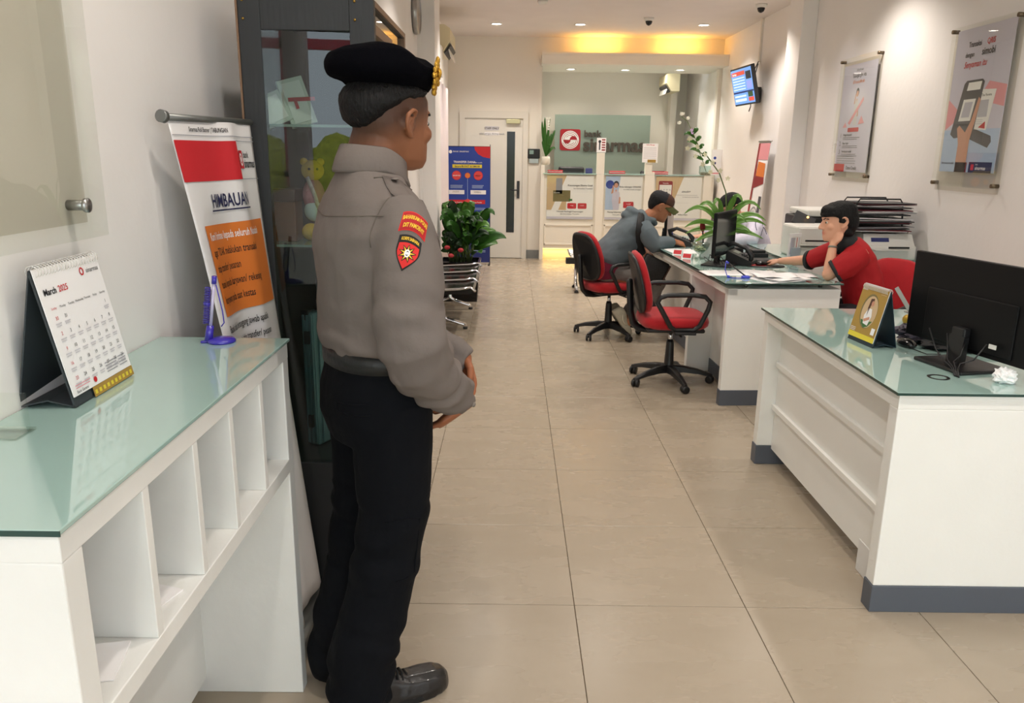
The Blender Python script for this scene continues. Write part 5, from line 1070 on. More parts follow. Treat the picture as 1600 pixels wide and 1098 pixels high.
def add_hair(T, parent, line, thick, mt_, voxel=.005, top=.114, lo=-.112, name='hair', extra=None):
    """line(q) -> lowest z of hair at head angle q, thick(q, z)"""
    m_ = M(); Z = [lo+(top-lo)*k/26 for k in range(27)]
    R = []
    for z in Z:
        r = []
        for k in range(40):
            q = 2*PI*k/40; qq = abs((q+PI) % (2*PI)-PI); t = (z-line(qq))/.014; t = max(0, min(1, t)); o_ = -.012+(thick(qq, z)+.012)*t
            p = headpt(z, q, o_); r.append(T @ V((p.x, p.y, p.z+(thick(qq, z) if z > .09 else 0)*max(0, (z-.09)/.024))))
        R.append(r)
    m_.rings(R)
    if extra: extra(m_, T)
    return solid(m_, name, parent, mt_, voxel, 2, fn=lambda p: .0016*NZ.noise(p*90)+.003*NZ.noise(p*30))
hair_m = mat('black_hair', (15, 14, 15), .62, bump=.8, bscale=160, stretch=(1, 1, .25), spec=.25)
def add_hand(m_, T, side, curl=.5, spread=1.0, thumb=.5, s=1.0):
    """T: wrist origin, x to finger tips, z = back of hand, y*side toward the thumb"""
    W = lambda x, y, z: T @ V((x*s, y*side*s, z*s))
    m_.rings([[W(x, w_*math.cos(q)*1.0, h_*math.sin(q)) for q in [2*PI*k/12 for k in range(12)]] for x, w_, h_ in ((-.03, .026, .020), (0, .028, .019), (.03, .037, .017), (.065, .041, .015), (.085, .038, .012))])
    for y, L_, r_ in ((.030, .072, .0088), (.010, .080, .0092), (-.010, .074, .0088), (-.029, .058, .0078)):
        p = V((.070, y, 0)); a = 0; P = [p.copy()]; 
        for k, (f_, c_) in enumerate(((.48, .7), (.30, 1.0), (.24, .8))):
            a += curl*c_; d = V((math.cos(a), .12*spread*y/.03*(1 if k == 0 else .4), -math.sin(a))); p = p+d*L_*f_; P.append(p.copy())
        m_.tube([W(*q) for q in P], [r_*s, r_*s, r_*.92*s, r_*.78*s], 8, round_=True)
    m_.tube([W(.012, .022, -.004), W(.034, .046, -.010-.01*thumb), W(.058, .052-.012*thumb, -.016-.018*thumb), W(.078, .050-.022*thumb, -.020-.026*thumb)], [.013*s, .0115*s, .010*s, .008*s], 8, round_=True)
def frame(o, x, up):
    x = V(x).normalized(); z = (V(up)-x*V(up).dot(x)).normalized(); y = z.cross(x)
    return Mx(((x.x, y.x, z.x, o[0]), (x.y, y.y, z.y, o[1]), (x.z, y.z, z.z, o[2]), (0, 0, 0, 1)))
def fold(am, fr=(7, 7, 14), off=0):
    return lambda p: am*(NZ.noise(V((p.x*fr[0]+off, p.y*fr[1], p.z*fr[2])))+.5*NZ.noise(V((p.x*fr[0]*2.2, p.y*fr[1]*2.2+off, p.z*fr[2]*2.2))))

def shoe(m_, heel, ang, L_=.285, h=.10, w_=.048, z0=0.0, shaft=None):
    """closed boot from heel toward ang, sole at z0; a smooth shell"""
    T = Mx.Translation(V(heel)) @ Mx.Rotation(ang, 4, 'Z'); R = []
    for x, hw, top in ((0, .55, .75), (.012, .75, .95), (.05, .80, 1.0), (.09, .82, .96), (.13, .85, .78), (.17, .98, .66), (.21, 1.05, .62), (.245, .98, .58), (.268, .74, .50), (.283, .40, .36)):
        x *= L_/.285; a = w_*hw; hh = h*top
        R.append([T @ V(p) for p in ((x, -a, z0), (x, a, z0), (x, a*1.02, z0+hh*.35), (x, a*.85, z0+hh*.78), (x, a*.4, z0+hh), (x, -a*.4, z0+hh), (x, -a*.85, z0+hh*.78), (x, -a*1.02, z0+hh*.35))])
    m_.rings(R)
    return T

# ---- the guard -------------------------------------------------------------
GA = math.radians(33)
g = thing('person', 'standing guard in grey uniform shirt and black beret, hands clasped in front', 'person', (-.345, 2.03, 0), GA)
skinG = skin_mat('skin_brown', (136, 86, 58))
TH = Mx.Translation((.042, 0, 1.598)) @ Mx.Rotation(math.radians(15), 4, 'Z') @ Mx.Rotation(math.radians(2), 4, 'Y') @ Mx.Diagonal((1.13, 1.10, 1.0, 1))
SR, ER, WR = (-.008, -.172, 1.375), (-.022, -.240, 1.09), (.195, -.085, .862)
SL, EL, WL = (-.008, .172, 1.375), (.02, .262, 1.105), (.270, .035, .945)
b_ = M()
torso(b_, [(-.005, 0, .84, .13, .09), (-.01, 0, .93, .15, .10), (0, 0, 1.03, .15, .11), (0, 0, 1.2, .16, .11), (-.01, 0, 1.33, .17, .10), (-.015, 0, 1.41, .13, .08), (-.018, 0, 1.45, .075, .065)])
b_.tube([(-.03, 0, 1.38), (-.022, 0, 1.46), (-.002, 0, 1.53), (.012, 0, 1.58)], [.085, .078, .070, .066], 20)
add_head(b_, TH)
for S_, E_, W_ in ((SR, ER, WR), (SL, EL, WL)): b_.tube([S_, E_, W_], [.052, .042, .027], 12, round_=True)
HR = frame((.205, -.072, .842), (-.62, .30, -.55), (.5, -.5, -.6)); add_hand(b_, HR, 1, .35, .3, .5)
HL = frame(WL, (.04, -.38, -.92), (1, .1, .0)); add_hand(b_, HL, -1, .55, .3, .4)
for s_ in (-1, 1): b_.tube([(-.01, s_*.09, .88), (-.034, s_*.094, .50), (-.115, s_*.08, .12)], [.08, .052, .04], 12, round_=True)
TI = TH.inverted(); TIn = np.array(TI)
def paintG(co, col):
    h = co @ TIn[:3, :3].T+TIn[:3, 3]; x, y, z = h[:, 0], h[:, 1], h[:, 2]
    q = np.abs(np.arctan2(y, x)); ln = .045-.075*np.clip((q-.9)/2.0, 0, 1)
    f_ = np.clip((z-(ln-.055))/.06, 0, 1)*(x < .066)*(z > -.08)*(q > .75)*(np.abs(y) < .0785); f_ = f_[:, None]
    col[:, :3] *= 1-f_*np.array([.72, .70, .66])
    lip = np.exp(-(((x-.095)/.012)**2+(y/.024)**2+((z+.058)/.009)**2))[:, None]; col[:, :3] *= 1-lip*np.array([.05, .3, .25])
    hand = (co[:, 2] < 1.0)[:, None]; col[:, :3] *= np.where(hand, np.array([1.25, 1.12, 1.05]), 1)
bodyG = solid(b_, 'body', g, skinG, .0046, 2, paint=paintG)
eyes(TH, bodyG)
add_hair(TH, g, lambda q: .070-.016*min(1, max(0, (q-.6)/.8))-.075*max(0, min(1, (q-1.6)/1.2)), lambda q, z: .009+.016*max(0, (q-1.6)/1.5)*math.exp(-((z-.045)/.05)**2), hair_m)
# beret
TB = TH @ Mx.Translation((-.010, 0, .112)) @ Mx.Rotation(math.radians(2), 4, 'Y')
bt = M(); n = 44; R = []
for s_, z, k in ((.70, -.024, 0), (.85, -.026, 0), (.88, -.020, 0), (.97, -.013, .5), (1.07, -.003, .9), (1.11, .012, 1), (1.11, .026, 1), (1.05, .042, 1), (.88, .054, 1), (.60, .060, 1), (.25, .060, 1), (.02, .060, 1)):
    r = []
    for j in range(n):
        q = 2*PI*j/n; c, s2 = math.cos(q), math.sin(q); dr = k*(.010*math.cos(q-2.7)+.003*math.sin(q*3))
        zz = z-.006*k*max(0, -c)+k*(+.007*math.sin(2*q+.8)*(z > .03)+(.012*math.exp(-((s_*c*.12+.045)/.04)**2) if z > .04 else 0)-(.010*math.exp(-((s_*c*.12-.035)/.03)**2) if z > .04 else 0))
        r.append(TB @ V(((.118*s_+dr)*c, (.096*s_+dr)*s2, zz)))
    R.append(r)
bt.rings(R)
beret = solid(bt, 'beret', g, mat('beret_felt', (6, 6, 10), 1.0, spec=.05, bump=.3, bscale=300), .0045, 3, fn=fold(.003, (14, 14, 14)))
be = M(mat('badge_gold', (196, 152, 62), .28, 1, bump=.5, bscale=300))
bp = lambda a, z, r=.0: TB @ V(((.112+r)*math.cos(a), (.100+r)*math.sin(a), z+.012))
a0 = -.95
for z, hw, rr in ((.030, .009, .004), (.018, .020, .006), (.004, .026, .006), (-.010, .020, .006), (-.022, .010, .004), (-.034, .006, .002)):
    for j in range(-2, 3): be.ell(bp(a0+hw*j*3.0, z-abs(j)*.004, .006-.004*(z < -.01)+rr*.2), (.006, .0055, .008), seg=8, rn=6)
be.ell(bp(a0, .034, .008), (.006, .006, .010), seg=8, rn=6).ell(bp(a0, .004, .012), (.006, .010, .013), seg=10, rn=8)
be.obj('badge', beret, local=True)
# shirt
shirtm = mat('uniform_grey', (108, 99, 94), .85, bump=.25, bscale=28, var=.02, vscale=10)
s_m = M()
torso(s_m, [(-.01, 0, 1.028, .158, .122), (-.012, 0, 1.04, .182, .138), (-.010, 0, 1.065, .196, .148), (-.006, 0, 1.10, .200, .148), (-.006, 0, 1.18, .200, .145), (-.01, 0, 1.27, .206, .146), (-.015, 0, 1.34, .208, .138), (-.018, 0, 1.385, .196, .118), (-.02, 0, 1.42, .168, .104), (-.02, 0, 1.455, .118, .086), (-.016, 0, 1.49, .080, .076)], n=36)
mid = lambda a, b, t, dx=0, dy=0, dz=0: tuple(V(a)*(1-t)+V(b)*t+V((dx, dy, dz)))
for S_, E_, W_, s_ in ((SR, ER, WR, -1), (SL, EL, WL, 1)):
    s_m.tube([mid(S_, E_, -.08, 0, -s_*.03, .004), mid(S_, E_, .12), mid(S_, E_, .45), mid(S_, E_, .8, -.006), mid(S_, E_, 1.0, -.004), mid(E_, W_, .25, -.01, 0, -.016), mid(E_, W_, .55, -.01, 0, -.018), mid(E_, W_, .82, 0, 0, -.006), mid(E_, W_, .98), mid(E_, W_, 1.04)], [.062, .078, .085, .086, .085, .082, .075, .060, .043, .038], 20, round_=False)
def shirt_folds(p):
    d = .0065*(NZ.noise(V((p.x*6, p.y*6, p.z*15)))+.4*NZ.noise(p*22))
    if p.z < 1.12 and abs(p.y) < .24: d += .005*math.sin(p.z*90+6*NZ.noise(p*7))*min(1, (1.12-p.z)*9)
    e = (p-V(ER)).length
    if e < .19: d += .007*math.sin(e*80+4*NZ.noise(p*9))*(1-e/.19)
    sh = (p-V((-.02, -.14, 1.30))).length
    if sh < .10: d -= .006*(1-sh/.10)
    return d
shirt = solid(s_m, 'shirt', g, shirtm, .006, 10, fn=shirt_folds)
bv = BVHTree.FromPolygons([v.co.copy() for v in shirt.data.vertices], [tuple(p.vertices) for p in shirt.data.polygons])
def onto(o, d, off=.0015):
    o, d = V(o), V(d).normalized(); h = bv.ray_cast(o, d)
    return (h[0]-d*off) if h[0] is not None else o+d*.1
seam_m = mat('seam_grey', (98, 90, 82), .9)
def seam(P, D, r=.0016, name='seam', mt_=None, parent=None): M(mt_ or seam_m).tube([onto(p, d, .0004) for p, d in zip(P, D)], r, 5).obj(name, parent or shirt, local=True)
for s_ in (-1, 1):   # armhole seams and the yoke across the back
    A = [math.radians(q) for q in range(-20, 181, 12)]
    cen = V((-.008, s_*.150, 1.345)); P_ = [cen+V((math.cos(q)*.22*(-1), s_*.06, math.sin(q)*.22)) for q in A]; seam(P_, [(cen+V((0, -s_*.0, 0)))-p for p in P_])
Pk = [V((-.40, -.19+.38*k/16, 1.375+.012*abs(k-8)/8)) for k in range(17)]; seam(Pk, [V((1, 0, 0))]*17)
# collar
cm = M(); n = 32; R = []
for z, r_, dz in ((1.475, .078, 0), (1.50, .074, 0), (1.530, .072, 0), (1.542, .073, .0), (1.540, .078, 0), (1.515, .084, 0), (1.488, .092, 0), (1.481, .090, 0), (1.485, .082, 0)):
    row = []
    for j in range(n):
        q = 2*PI*j/n; c = math.cos(q); op = max(0, c)
        row.append(V((-.014+r_*1.08*c+(.0 if z < 1.52 else .008)*1, r_*.98*math.sin(q), z-.045*op**1.3+(.008 if z > 1.52 else 0)*max(0, -c))))
    R.append(row)
cm.rings(R, cap=False, loop=True)
cm.obj('collar', shirt, local=True).data.materials.append(shirtm)
# epaulettes and buttons
for s_ in (-1, 1):
    G = [[onto(V((x, s_*y, 1.62)), V((0, 0, -1)), .004) for x in (-.028, -.01, .012, .026)] for y in (.098, .12, .145, .17)]
    M(shirtm).sheet(G, .003).obj('epaulette', shirt, local=True)
    p = onto(V((.0, s_*.108, 1.62)), V((0, 0, -1)), .009); M(mat('grey_button', (120, 112, 106), .3)).lathe([(.009, 0), (.009, .003), (.006, .004), (.001, .0035)], p, 16).obj('button', shirt, local=True)
    seam([V((x, s_*.098, 1.62)) for x in (-.05, -.03, -.01, .01, .03, .05)], [V((0, 0, -1))]*6, .0022, 'seam', seam_m)
# sleeve patches, projected on the right sleeve
ax = (V(ER)-V(SR)).normalized(); outd = V((.12, -1, 0)); outd = (outd-ax*outd.dot(ax)).normalized(); fw = ax.cross(outd).normalized()
if fw.x < 0: fw = -fw
pc = V(SR)+ax*.022
def sl(u, v, z=0):
    ang = u/.085; d = outd*math.cos(ang)+fw*math.sin(ang); o_ = pc-ax*v; h = bv.ray_cast(o_+d*.25, -d)
    hp = h[0] if h[0] is not None else o_+d*.085
    return hp+d*(.0012+z)
def arc_patch(w0, w1, v0, v1, bend, tilt=-.25):
    return lambda u, v: None
tl = .38
rot = lambda u, v, u0=-.020, v0=0: (u0+.86*(u*math.cos(tl)+v*math.sin(tl)), .86*(-u*math.sin(tl)+v*math.cos(tl)))
def patchmesh(pts_rows, m_, z=0): 
    mb = M(m_); mb.sheet([[sl(*rot(u, v), z) for u, v in r] for r in pts_rows]); return mb
class SP(Print):
    pass
red2, blk2, yel2 = mat('patch_red', (206, 38, 36), .8), mat('patch_black', (22, 20, 20), .8), mat('patch_yellow', (232, 190, 50), .7)
bend = lambda u: -7.5*u*u
def band(w_, v0, v1, m_, z): return [[(w_*(i/8-.5)*(1+.0), v0+(v1-v0)*j/4+bend(w_*(i/8-.5))) for i in range(9)] for j in range(5)], m_, z
mb = M()
for rows, m_, z in (band(.086, -.022, .034, red2, 0), band(.080, -.019, .031, mat('patch_dred', (170, 24, 30), .8), .0006)): mb.m(m_).sheet([[sl(*rot(u, v), z) for u, v in r] for r in rows])
def ptext(mb, s, u, v, size, m_, z, wide=1, bold=.03):
    vs, fs = text_geo(s, bold); mb.m(m_); wd = max(a[0] for a in vs)*size*wide; out = []
    for a in vs: uu = u-wd/2+a[0]*size*wide; out.append(sl(*rot(uu, v+a[1]*size+bend(uu)), z))
    mb.raw(out, fs)
ptext(mb, 'BAHARKAM POLRI', 0, .011, .0165, yel2, .0014, .58); ptext(mb, 'DIT PAMOBVIT', 0, -.012, .0165, yel2, .0014, .60)
mb.obj('shoulder_tab', shirt, local=True, fix=False)['label'] = 'red arched tab with yellow lettering'
mb = M()
def shield(w_, vt, vm, vb, m_, z):
    rows = []
    for j in range(13):
        t = j/12; v = vt+(vb-vt)*t; k = 1 if v > vm else max(.02, 1-((vm-v)/(vm-vb))**1.7)
        rows.append([(w_*(i/8-.5)*k, v+bend(w_*(i/8-.5)*k)*(1-t)) for i in range(9)])
    mb.m(m_).sheet([[sl(*rot(u, v), z) for u, v in r] for r in rows])
shield(.070, -.034, -.070, -.134, blk2, 0); shield(.060, -.056, -.076, -.127, red2, .0007)
ptext(mb, 'KORPS SABHARA', 0, -.049, .0125, yel2, .0014, .56)
def pdisc(u, v, r0, r1, k, m_, z, sx=1):
    mb.m(m_); P_ = [sl(*rot(u+sx*(r0 if i % 2 else r1)*math.sin(PI*i/k), v+(r0 if i % 2 else r1)*math.cos(PI*i/k)), z) for i in range(2*k)]; mb.poly(P_)
pdisc(0, -.085, .014, .026, 9, blk2, .0014); pdisc(0, -.085, .008, .022, 9, yel2, .002); pdisc(0, -.085, .011, .011, 12, ink['white'], .0026, .7); pdisc(0, -.085, .007, .007, 10, blk2, .0032, .5); pdisc(0, -.085, .0035, .005, 8, ink['white'], .0038, .8)
mb.obj('shield_patch', shirt, local=True, fix=False)['label'] = 'black edged red shield with a star'
# cuff button, chest pocket flaps
M(mat('grey_button', (120, 112, 106), .3)).lathe([(.007, 0), (.007, .002), (.001, .003)], (0, 0, 0), 14, frame(onto(mid(ER, WR, .93, .05, -.20, -.02), V((-.05, .20, .02)), .001), (0, 0, 1), (.2, -1, 0)) ).obj('button', shirt, local=True)
for s_ in (-1, 1):
    G = [[onto(V((.35, s_*y, z)), V((-1, 0, 0)), .004) for y in (.05, .08, .11, .14)] for z in (1.33, 1.315, 1.29)]
    M(shirtm).sheet(G, .003, normal=(1, 0, 0)).obj('pocket_flap', shirt, local=True)
# trousers, belt, boots
trm = mat('trousers_navy', (8, 10, 15), .9, spec=.15, bump=.3, bscale=30)
tm_ = M()
torso(tm_, [(-.015, 0, .80, .165, .125), (-.022, 0, .86, .182, .138), (-.022, 0, .92, .180, .136), (-.016, 0, .98, .170, .127), (-.012, 0, 1.035, .163, .122)], n=32)
for s_ in (-1, 1):
    q_ = 1 if s_ < 0 else .72
    tm_.tube([(-.012, s_*.085, .90), (-.012, s_*.090, .80), (-.020, s_*.092, .62), (-.034, s_*.094, .50), (-.070, s_*.094*q_, .36), (-.112, s_*.092*q_, .22), (-.132, s_*.09*q_, .11), (-.136, s_*.09*q_, .045)], [.108, .108, .098, .091, .090, .093, .092, .086], 22)
def trf(p):
    d = .006*NZ.noise(V((p.x*7, p.y*7, p.z*5)))+.003*NZ.noise(p*16)
    if p.z < .34: d += .006*math.sin(p.z*70+5*NZ.noise(p*6))*min(1, (.34-p.z)*6)
    if .40 < p.z < .62: d += .004*math.sin(p.z*60+5*NZ.noise(p*7))
    return d
tro = solid(tm_, 'trousers', g, trm, .007, 3, fn=trf)
bv2 = BVHTree.FromPolygons([v.co.copy() for v in tro.data.vertices], [tuple(p.vertices) for p in tro.data.polygons])
def on_tr(o_, d):
    h = bv2.ray_cast(V(o_), V(d).normalized()); return (h[0] if h[0] is not None else V(o_)+V(d)*.3)
sm_ = trm
for nm, P_, d in (('cargo_pocket_seam', [(x, -.4, z) for x, z in ((-.08, .60), (-.05, .605), (-.02, .605), (.01, .60), (.01, .55), (.01, .50), (.0, .44), (-.03, .435), (-.06, .435))], (0, 1, 0)), ('back_pocket_flap', [(-.4, y, z) for y, z in ((-.15, .92), (-.12, .915), (-.09, .91), (-.06, .91), (-.06, .89), (-.09, .885), (-.12, .885), (-.15, .89))], (1, 0, 0))):
    M(sm_).tube([on_tr(p, d) for p in P_], .0028, 5).obj(nm, tro, local=True)
R = []
for z, o_ in ((.995, 0), (.992, .006), (1.016, .007), (1.040, .006), (1.037, 0)):
    R.append([V((-.013+(.128+o_)*math.copysign(abs(math.cos(q))**.87, math.cos(q)), (.168+o_)*math.copysign(abs(math.sin(q))**.87, math.sin(q)), z)) for q in [2*PI*k/40 for k in range(40)]])
M(mat('belt_leather', (30, 32, 32), .5, bump=.2, bscale=80)).rings(R, cap=False, loop=True).obj('belt', g, local=True)
bootm = mat('boot_leather', (16, 15, 17), .28, bump=.15, bscale=60, coat=.3)
for s_ in (-1, 1):
    m_ = M(); T_ = shoe(m_, (-.172 if s_ < 0 else -.155, -.09 if s_ < 0 else .03, 0), math.radians(-2 if s_ < 0 else 50), .305, .115, .051); m_.tube([T_ @ V((.07, 0, .06)), T_ @ V((.070, 0, .12)), T_ @ V((.068, 0, .20))], [.045, .048, .052], 16)
    bo = solid(m_, 'boot', g, bootm, .005, 4)
    M(mat('boot_sole', (12, 12, 12), .8)).rings([[T_ @ V((x, y*k, z)) for x, y in ((-.006, .028), (.05, .043), (.12, .042), (.20, .053), (.26, .045), (.296, .02), (.296, -.02), (.26, -.045), (.20, -.053), (.12, -.042), (.05, -.043), (-.006, -.028))] for z, k in ((.001, .97), (.004, 1.0), (.022, 1.0))], smooth=False).obj('sole', bo, local=True)
    lc_ = M(mat('lace', (10, 10, 10), .9))
    for k in range(5): z = .078+.009*k; x = .168-.014*k; lc_.tube([T_ @ V((x, -.028, z-.012)), T_ @ V((x+.004, -.012, z+.002)), T_ @ V((x+.004, .012, z+.002)), T_ @ V((x, .028, z-.012))], .0035, 5)
    lc_.obj('laces', bo, local=True)
# ---- man in grey hoodie and two-tone cap -----------------------------------
cA = .10
cu = thing('person', 'man in grey hoodie and two-tone cap leaning over the service desk, writing', 'person', (.845, 6.60, 0), cA)
skinC = skin_mat('skin_tan', (168, 108, 76))
THc = Mx.Translation((.395, -.01, 1.105)) @ Mx.Rotation(-.10, 4, 'Z') @ Mx.Rotation(.42, 4, 'Y')
b_ = M()
torso(b_, [(-.03, 0, .50, .15, .12), (.0, 0, .62, .15, .11), (.08, 0, .76, .14, .105), (.17, 0, .90, .16, .10), (.24, 0, .99, .13, .08), (.29, 0, 1.02, .07, .06)])
b_.tube([(.25, 0, .97), (.32, 0, 1.03), (.375, -.008, 1.075)], [.07, .062, .058], 14); add_head(b_, THc)
aR = [(.22, -.18, .95), (.30, -.24, .815), (.50, -.14, .830)]; aL = [(.24, .18, .96), (.34, .20, .80), (.28, .02, .74)]
aLn = [(.22, -.02, .90), (.22, -.12, .78), (.27, -.19, .70)]
for A_ in (aR, aL): b_.tube(A_, [.045, .038, .026], 10, round_=True)
add_hand(b_, frame(aR[2], (1, .15, -.25), (0, -.5, 1)), 1, .6, .3, .9)
add_hand(b_, frame((.27, -.10, .745), (.35, -.75, -.45), (.2, -.3, .8)), -1, .7, .3, .6)
for s_ in (-1, 1): b_.tube([(.0, s_*.09, .53), (.36, s_*.12, .52), (.26, s_*.11, .26), (.14, s_*.09, .12)], [.07, .05, .045, .032], 12, round_=True)
bodyC = solid(b_, 'body', cu, skinC, .007, 2); bodyC.data.attributes.new('tint', 'FLOAT_COLOR', 'POINT').data.foreach_set('color', [1.0]*4*len(bodyC.data.vertices))
eyes(THc, bodyC)
add_hair(THc, cu, lambda q: .055-.03*min(1, max(0, (q-.6)/.8))-.085*max(0, min(1, (q-1.6)/1.0)), lambda q, z: .007+.006*max(0, (q-1.6)), hair_m, .007)
# cap
cp_ = M(); R = []
for z, k in ((.040, 1), (.065, 1.03), (.09, .98), (.112, .80), (.126, .5), (.130, .05)): R.append([THc @ V((-.006+.103*k*math.cos(q), .086*k*math.sin(q), z+.012*max(0, -math.cos(q))*(0 if z > .05 else -1))) for q in [2*PI*j/32 for j in range(32)]])
cp_.rings(R); capm = mat('cap_black', (20, 20, 26), .85); cap_b = mat('cap_brown', (74, 44, 32), .85); cap = solid(cp_, 'cap', cu, capm, .006, 2); cap.data.materials.append(cap_b)
Ti = THc.inverted()
for p in cap.data.polygons:
    if (Ti @ p.center).x > .012: p.material_index = 1
G = [[THc @ V((.075+.085*t-(y/.075)**2*.045*(1-.2*t), y*(1-.15*t), .052-.035*(y/.07)**2-.020*t)) for y in [(-.078+.0156*j) for j in range(11)]] for t in (0, .33, .66, 1)]
M(mat('cap_olive', (72, 76, 36), .85)).sheet(G, .004).obj('cap_brim', cap, local=True)
M(capm).ell(THc @ V((-.006, 0, .131)), (.008, .008, .004)).obj('cap_button', cap, local=True)
# hoodie
hdm = mat('hoodie_grey', (92, 102, 108), .95, bump=.3, bscale=200, var=.03)
h_ = M()
torso(h_, [(-.045, 0, .64, .170, .145), (-.035, 0, .66, .186, .158), (-.01, 0, .70, .184, .150), (.055, 0, .77, .182, .142), (.125, 0, .86, .192, .136), (.185, 0, .94, .188, .122), (.235, 0, .99, .15, .10), (.285, 0, 1.015, .10, .085)])
for A_, s_ in ((aR, -1), (aL, 1)): h_.tube([mid(A_[0], A_[1], -.1, 0, -s_*.02), mid(A_[0], A_[1], .3), mid(A_[0], A_[1], .8), A_[1], mid(A_[1], A_[2], .35), mid(A_[1], A_[2], .75), mid(A_[1], A_[2], .90)], [.072, .078, .072, .068, .064, .054, .040], 16)
h_.tube([(.26, -.075, 1.02), (.20, -.085, 1.045), (.155, -.05, 1.065), (.145, 0, 1.075), (.155, .05, 1.065), (.20, .085, 1.045), (.26, .075, 1.02)], [.030, .036, .042, .044, .042, .036, .030], 12, round_=True)
h_.ell((.155, 0, 1.03), (.085, .10, .055)).tube([(.26, -.07, 1.02), (.33, -.075, 1.0), (.36, 0, .97), (.33, .075, 1.0), (.26, .07, 1.02)], .024, 10, round_=True)
hood = solid(h_, 'hoodie', cu, hdm, .008, 3, fn=fold(.008, (7, 7, 12)))
bvh = BVHTree.FromPolygons([v.co.copy() for v in hood.data.vertices], [tuple(p.vertices) for p in hood.data.polygons])
P_ = []
for x, z in ((.205, 1.12), (.175, .98), (.17, .92), (.185, .86), (.205, .79), (.235, .72), (.26, .66)):
    h0 = bvh.ray_cast(V((x, -.5, z)), V((0, 1, 0))); P_.append((h0[0] if h0[0] is not None else V((x, -.13, z)))+V((0, -.010, 0)))
P_[0] = V((.22, -.09, 1.06))
M(mat('strap_black', (18, 18, 20), .7)).tube(P_, .032, 8, flat=.30, upv=(0, 1, 0)).obj('bag_strap', cu, local=True)
cbg = thing('shoulder_bag', 'black quilted shoulder bag hanging at the side of the man in the cap', 'bag', (1.12, 6.38, .50), .1)
M(mat('bag_quilted', (22, 19, 20), .6, bump=.5, bscale=60)).box((-.12, -.035, .02), (.10, .035, .22), .02, Mx.Rotation(.45, 4, 'Y'), seg=3).obj('body', cbg, local=True)
M(mat('bag_brown', (70, 42, 30), .6)).box((.098, -.036, .03), (.108, .036, .21), .003, Mx.Rotation(.45, 4, 'Y')).obj('edge', cbg, local=True)
tm_ = M(); torso(tm_, [(-.05, 0, .52, .172, .145), (-.055, 0, .58, .180, .152), (-.045, 0, .64, .176, .148), (-.035, 0, .68, .16, .13)])
solid(tm_, 'shirt_tail', cu, mat('shirt_maroon', (120, 30, 58), .9, bump=.2, bscale=30), .008, 2, fn=fold(.004))
tm_ = M(); torso(tm_, [(-.02, 0, .50, .165, .13), (-.02, 0, .57, .165, .13)])
for s_ in (-1, 1): tm_.tube([(.0, s_*.09, .565), (.20, s_*.12, .56), (.36, s_*.125, .545), (.39, s_*.12, .50), (.33, s_*.115, .36), (.24, s_*.105, .24), (.18, s_*.095, .17)], [.085, .082, .074, .072, .066, .060, .055], 16)
solid(tm_, 'trousers', cu, mat('trousers_grey', (118, 112, 108), .9, bump=.2, bscale=30, var=.12, vscale=25), .008, 3, fn=fold(.006))
snk = mat('sneaker_pale', (176, 168, 150), .7, var=.08, vscale=30)
for s_ in (-1, 1):
    m_ = M(); Tt = Mx.Translation((.05, s_*.09, .20)) @ Mx.Rotation(.98, 4, 'Y'); shoe(m_, (0, 0, 0), 0, .27, .10, .046)
    m_.bm.transform(Tt @ Mx.Translation((-.05, 0, -.02))); so = solid(m_, 'sneaker', cu, snk, .006, 3)
    M(mat('sneaker_mark', (214, 208, 188), .6)).tube([Tt @ Mx.Translation((-.05, 0, -.02)) @ V(p) for p in ((.06, -.046, .06), (.10, -.047, .035), (.14, -.046, .03), (.17, -.044, .05))], [.003, .008, .006, .002], 6, flat=.6).obj('side_mark', so, local=True)
# ---- woman in red -----------------------------------------------------------
wA = PI-.05
wo = thing('person', 'woman with short black hair in red top, chin on hand, seated at the service desk', 'person', (2.205, 4.92, 0), wA)
skinW = skin_mat('skin_light', (214, 160, 132))
THw = Mx.Translation((.175, .02, 1.135)) @ Mx.Rotation(.06, 4, 'Z') @ Mx.Rotation(.10, 4, 'Y') @ Mx.Rotation(.06, 4, 'X')
# local +y is toward the camera (her left side)
el, wl_ = (.228, .115, .822), (.205, .070, 1.0)
aLw = [(.06, .165, .955), el, wl_]; aRw = [(.07, -.17, .955), (.21, -.25, .865), (.37, -.44, .828)]
b_ = M()
torso(b_, [(-.06, 0, .50, .15, .11), (-.04, 0, .62, .135, .10), (.0, 0, .78, .13, .095), (.04, 0, .90, .145, .09), (.07, 0, .975, .12, .075), (.09, 0, 1.0, .065, .055)])
b_.tube([(.075, 0, .96), (.10, .005, 1.02), (.135, .012, 1.08)], [.058, .052, .050], 14); add_head(b_, THw)
b_.tube([aLw[0], aLw[1]], [.042, .040], 12, round_=True).tube([el, mid(el, wl_, .35), wl_], [.036, .034, .024], 12, round_=True)
b_.tube([aRw[0], aRw[1]], [.04, .036], 12, round_=True).tube([aRw[1], mid(aRw[1], aRw[2], .4), aRw[2]], [.036, .033, .023], 12, round_=True)
add_hand(b_, frame(wl_, (-.15, -.22, .95), (1, .3, .2)), -1, .95, .5, .2, .92)
add_hand(b_, frame(aRw[2], (.55, -.82, -.10), (.1, 0, 1)), 1, .45, .6, .3, .92)
for s_ in (-1, 1): b_.tube([(.0, s_*.09, .52), (.38, s_*.10, .52), (.36, s_*.10, .08)], [.07, .05, .035], 12, round_=True)
def paintW(co, col):
    h = (co @ np.array(THw.inverted())[:3, :3].T)+np.array(THw.inverted())[:3, 3]
    lip = np.exp(-(((h[:, 0]-.095)/.014)**2+(h[:, 1]/.026)**2+((h[:, 2]+.058)/.010)**2))[:, None]; col[:, :3] *= 1-lip*np.array([.15, .55, .5])
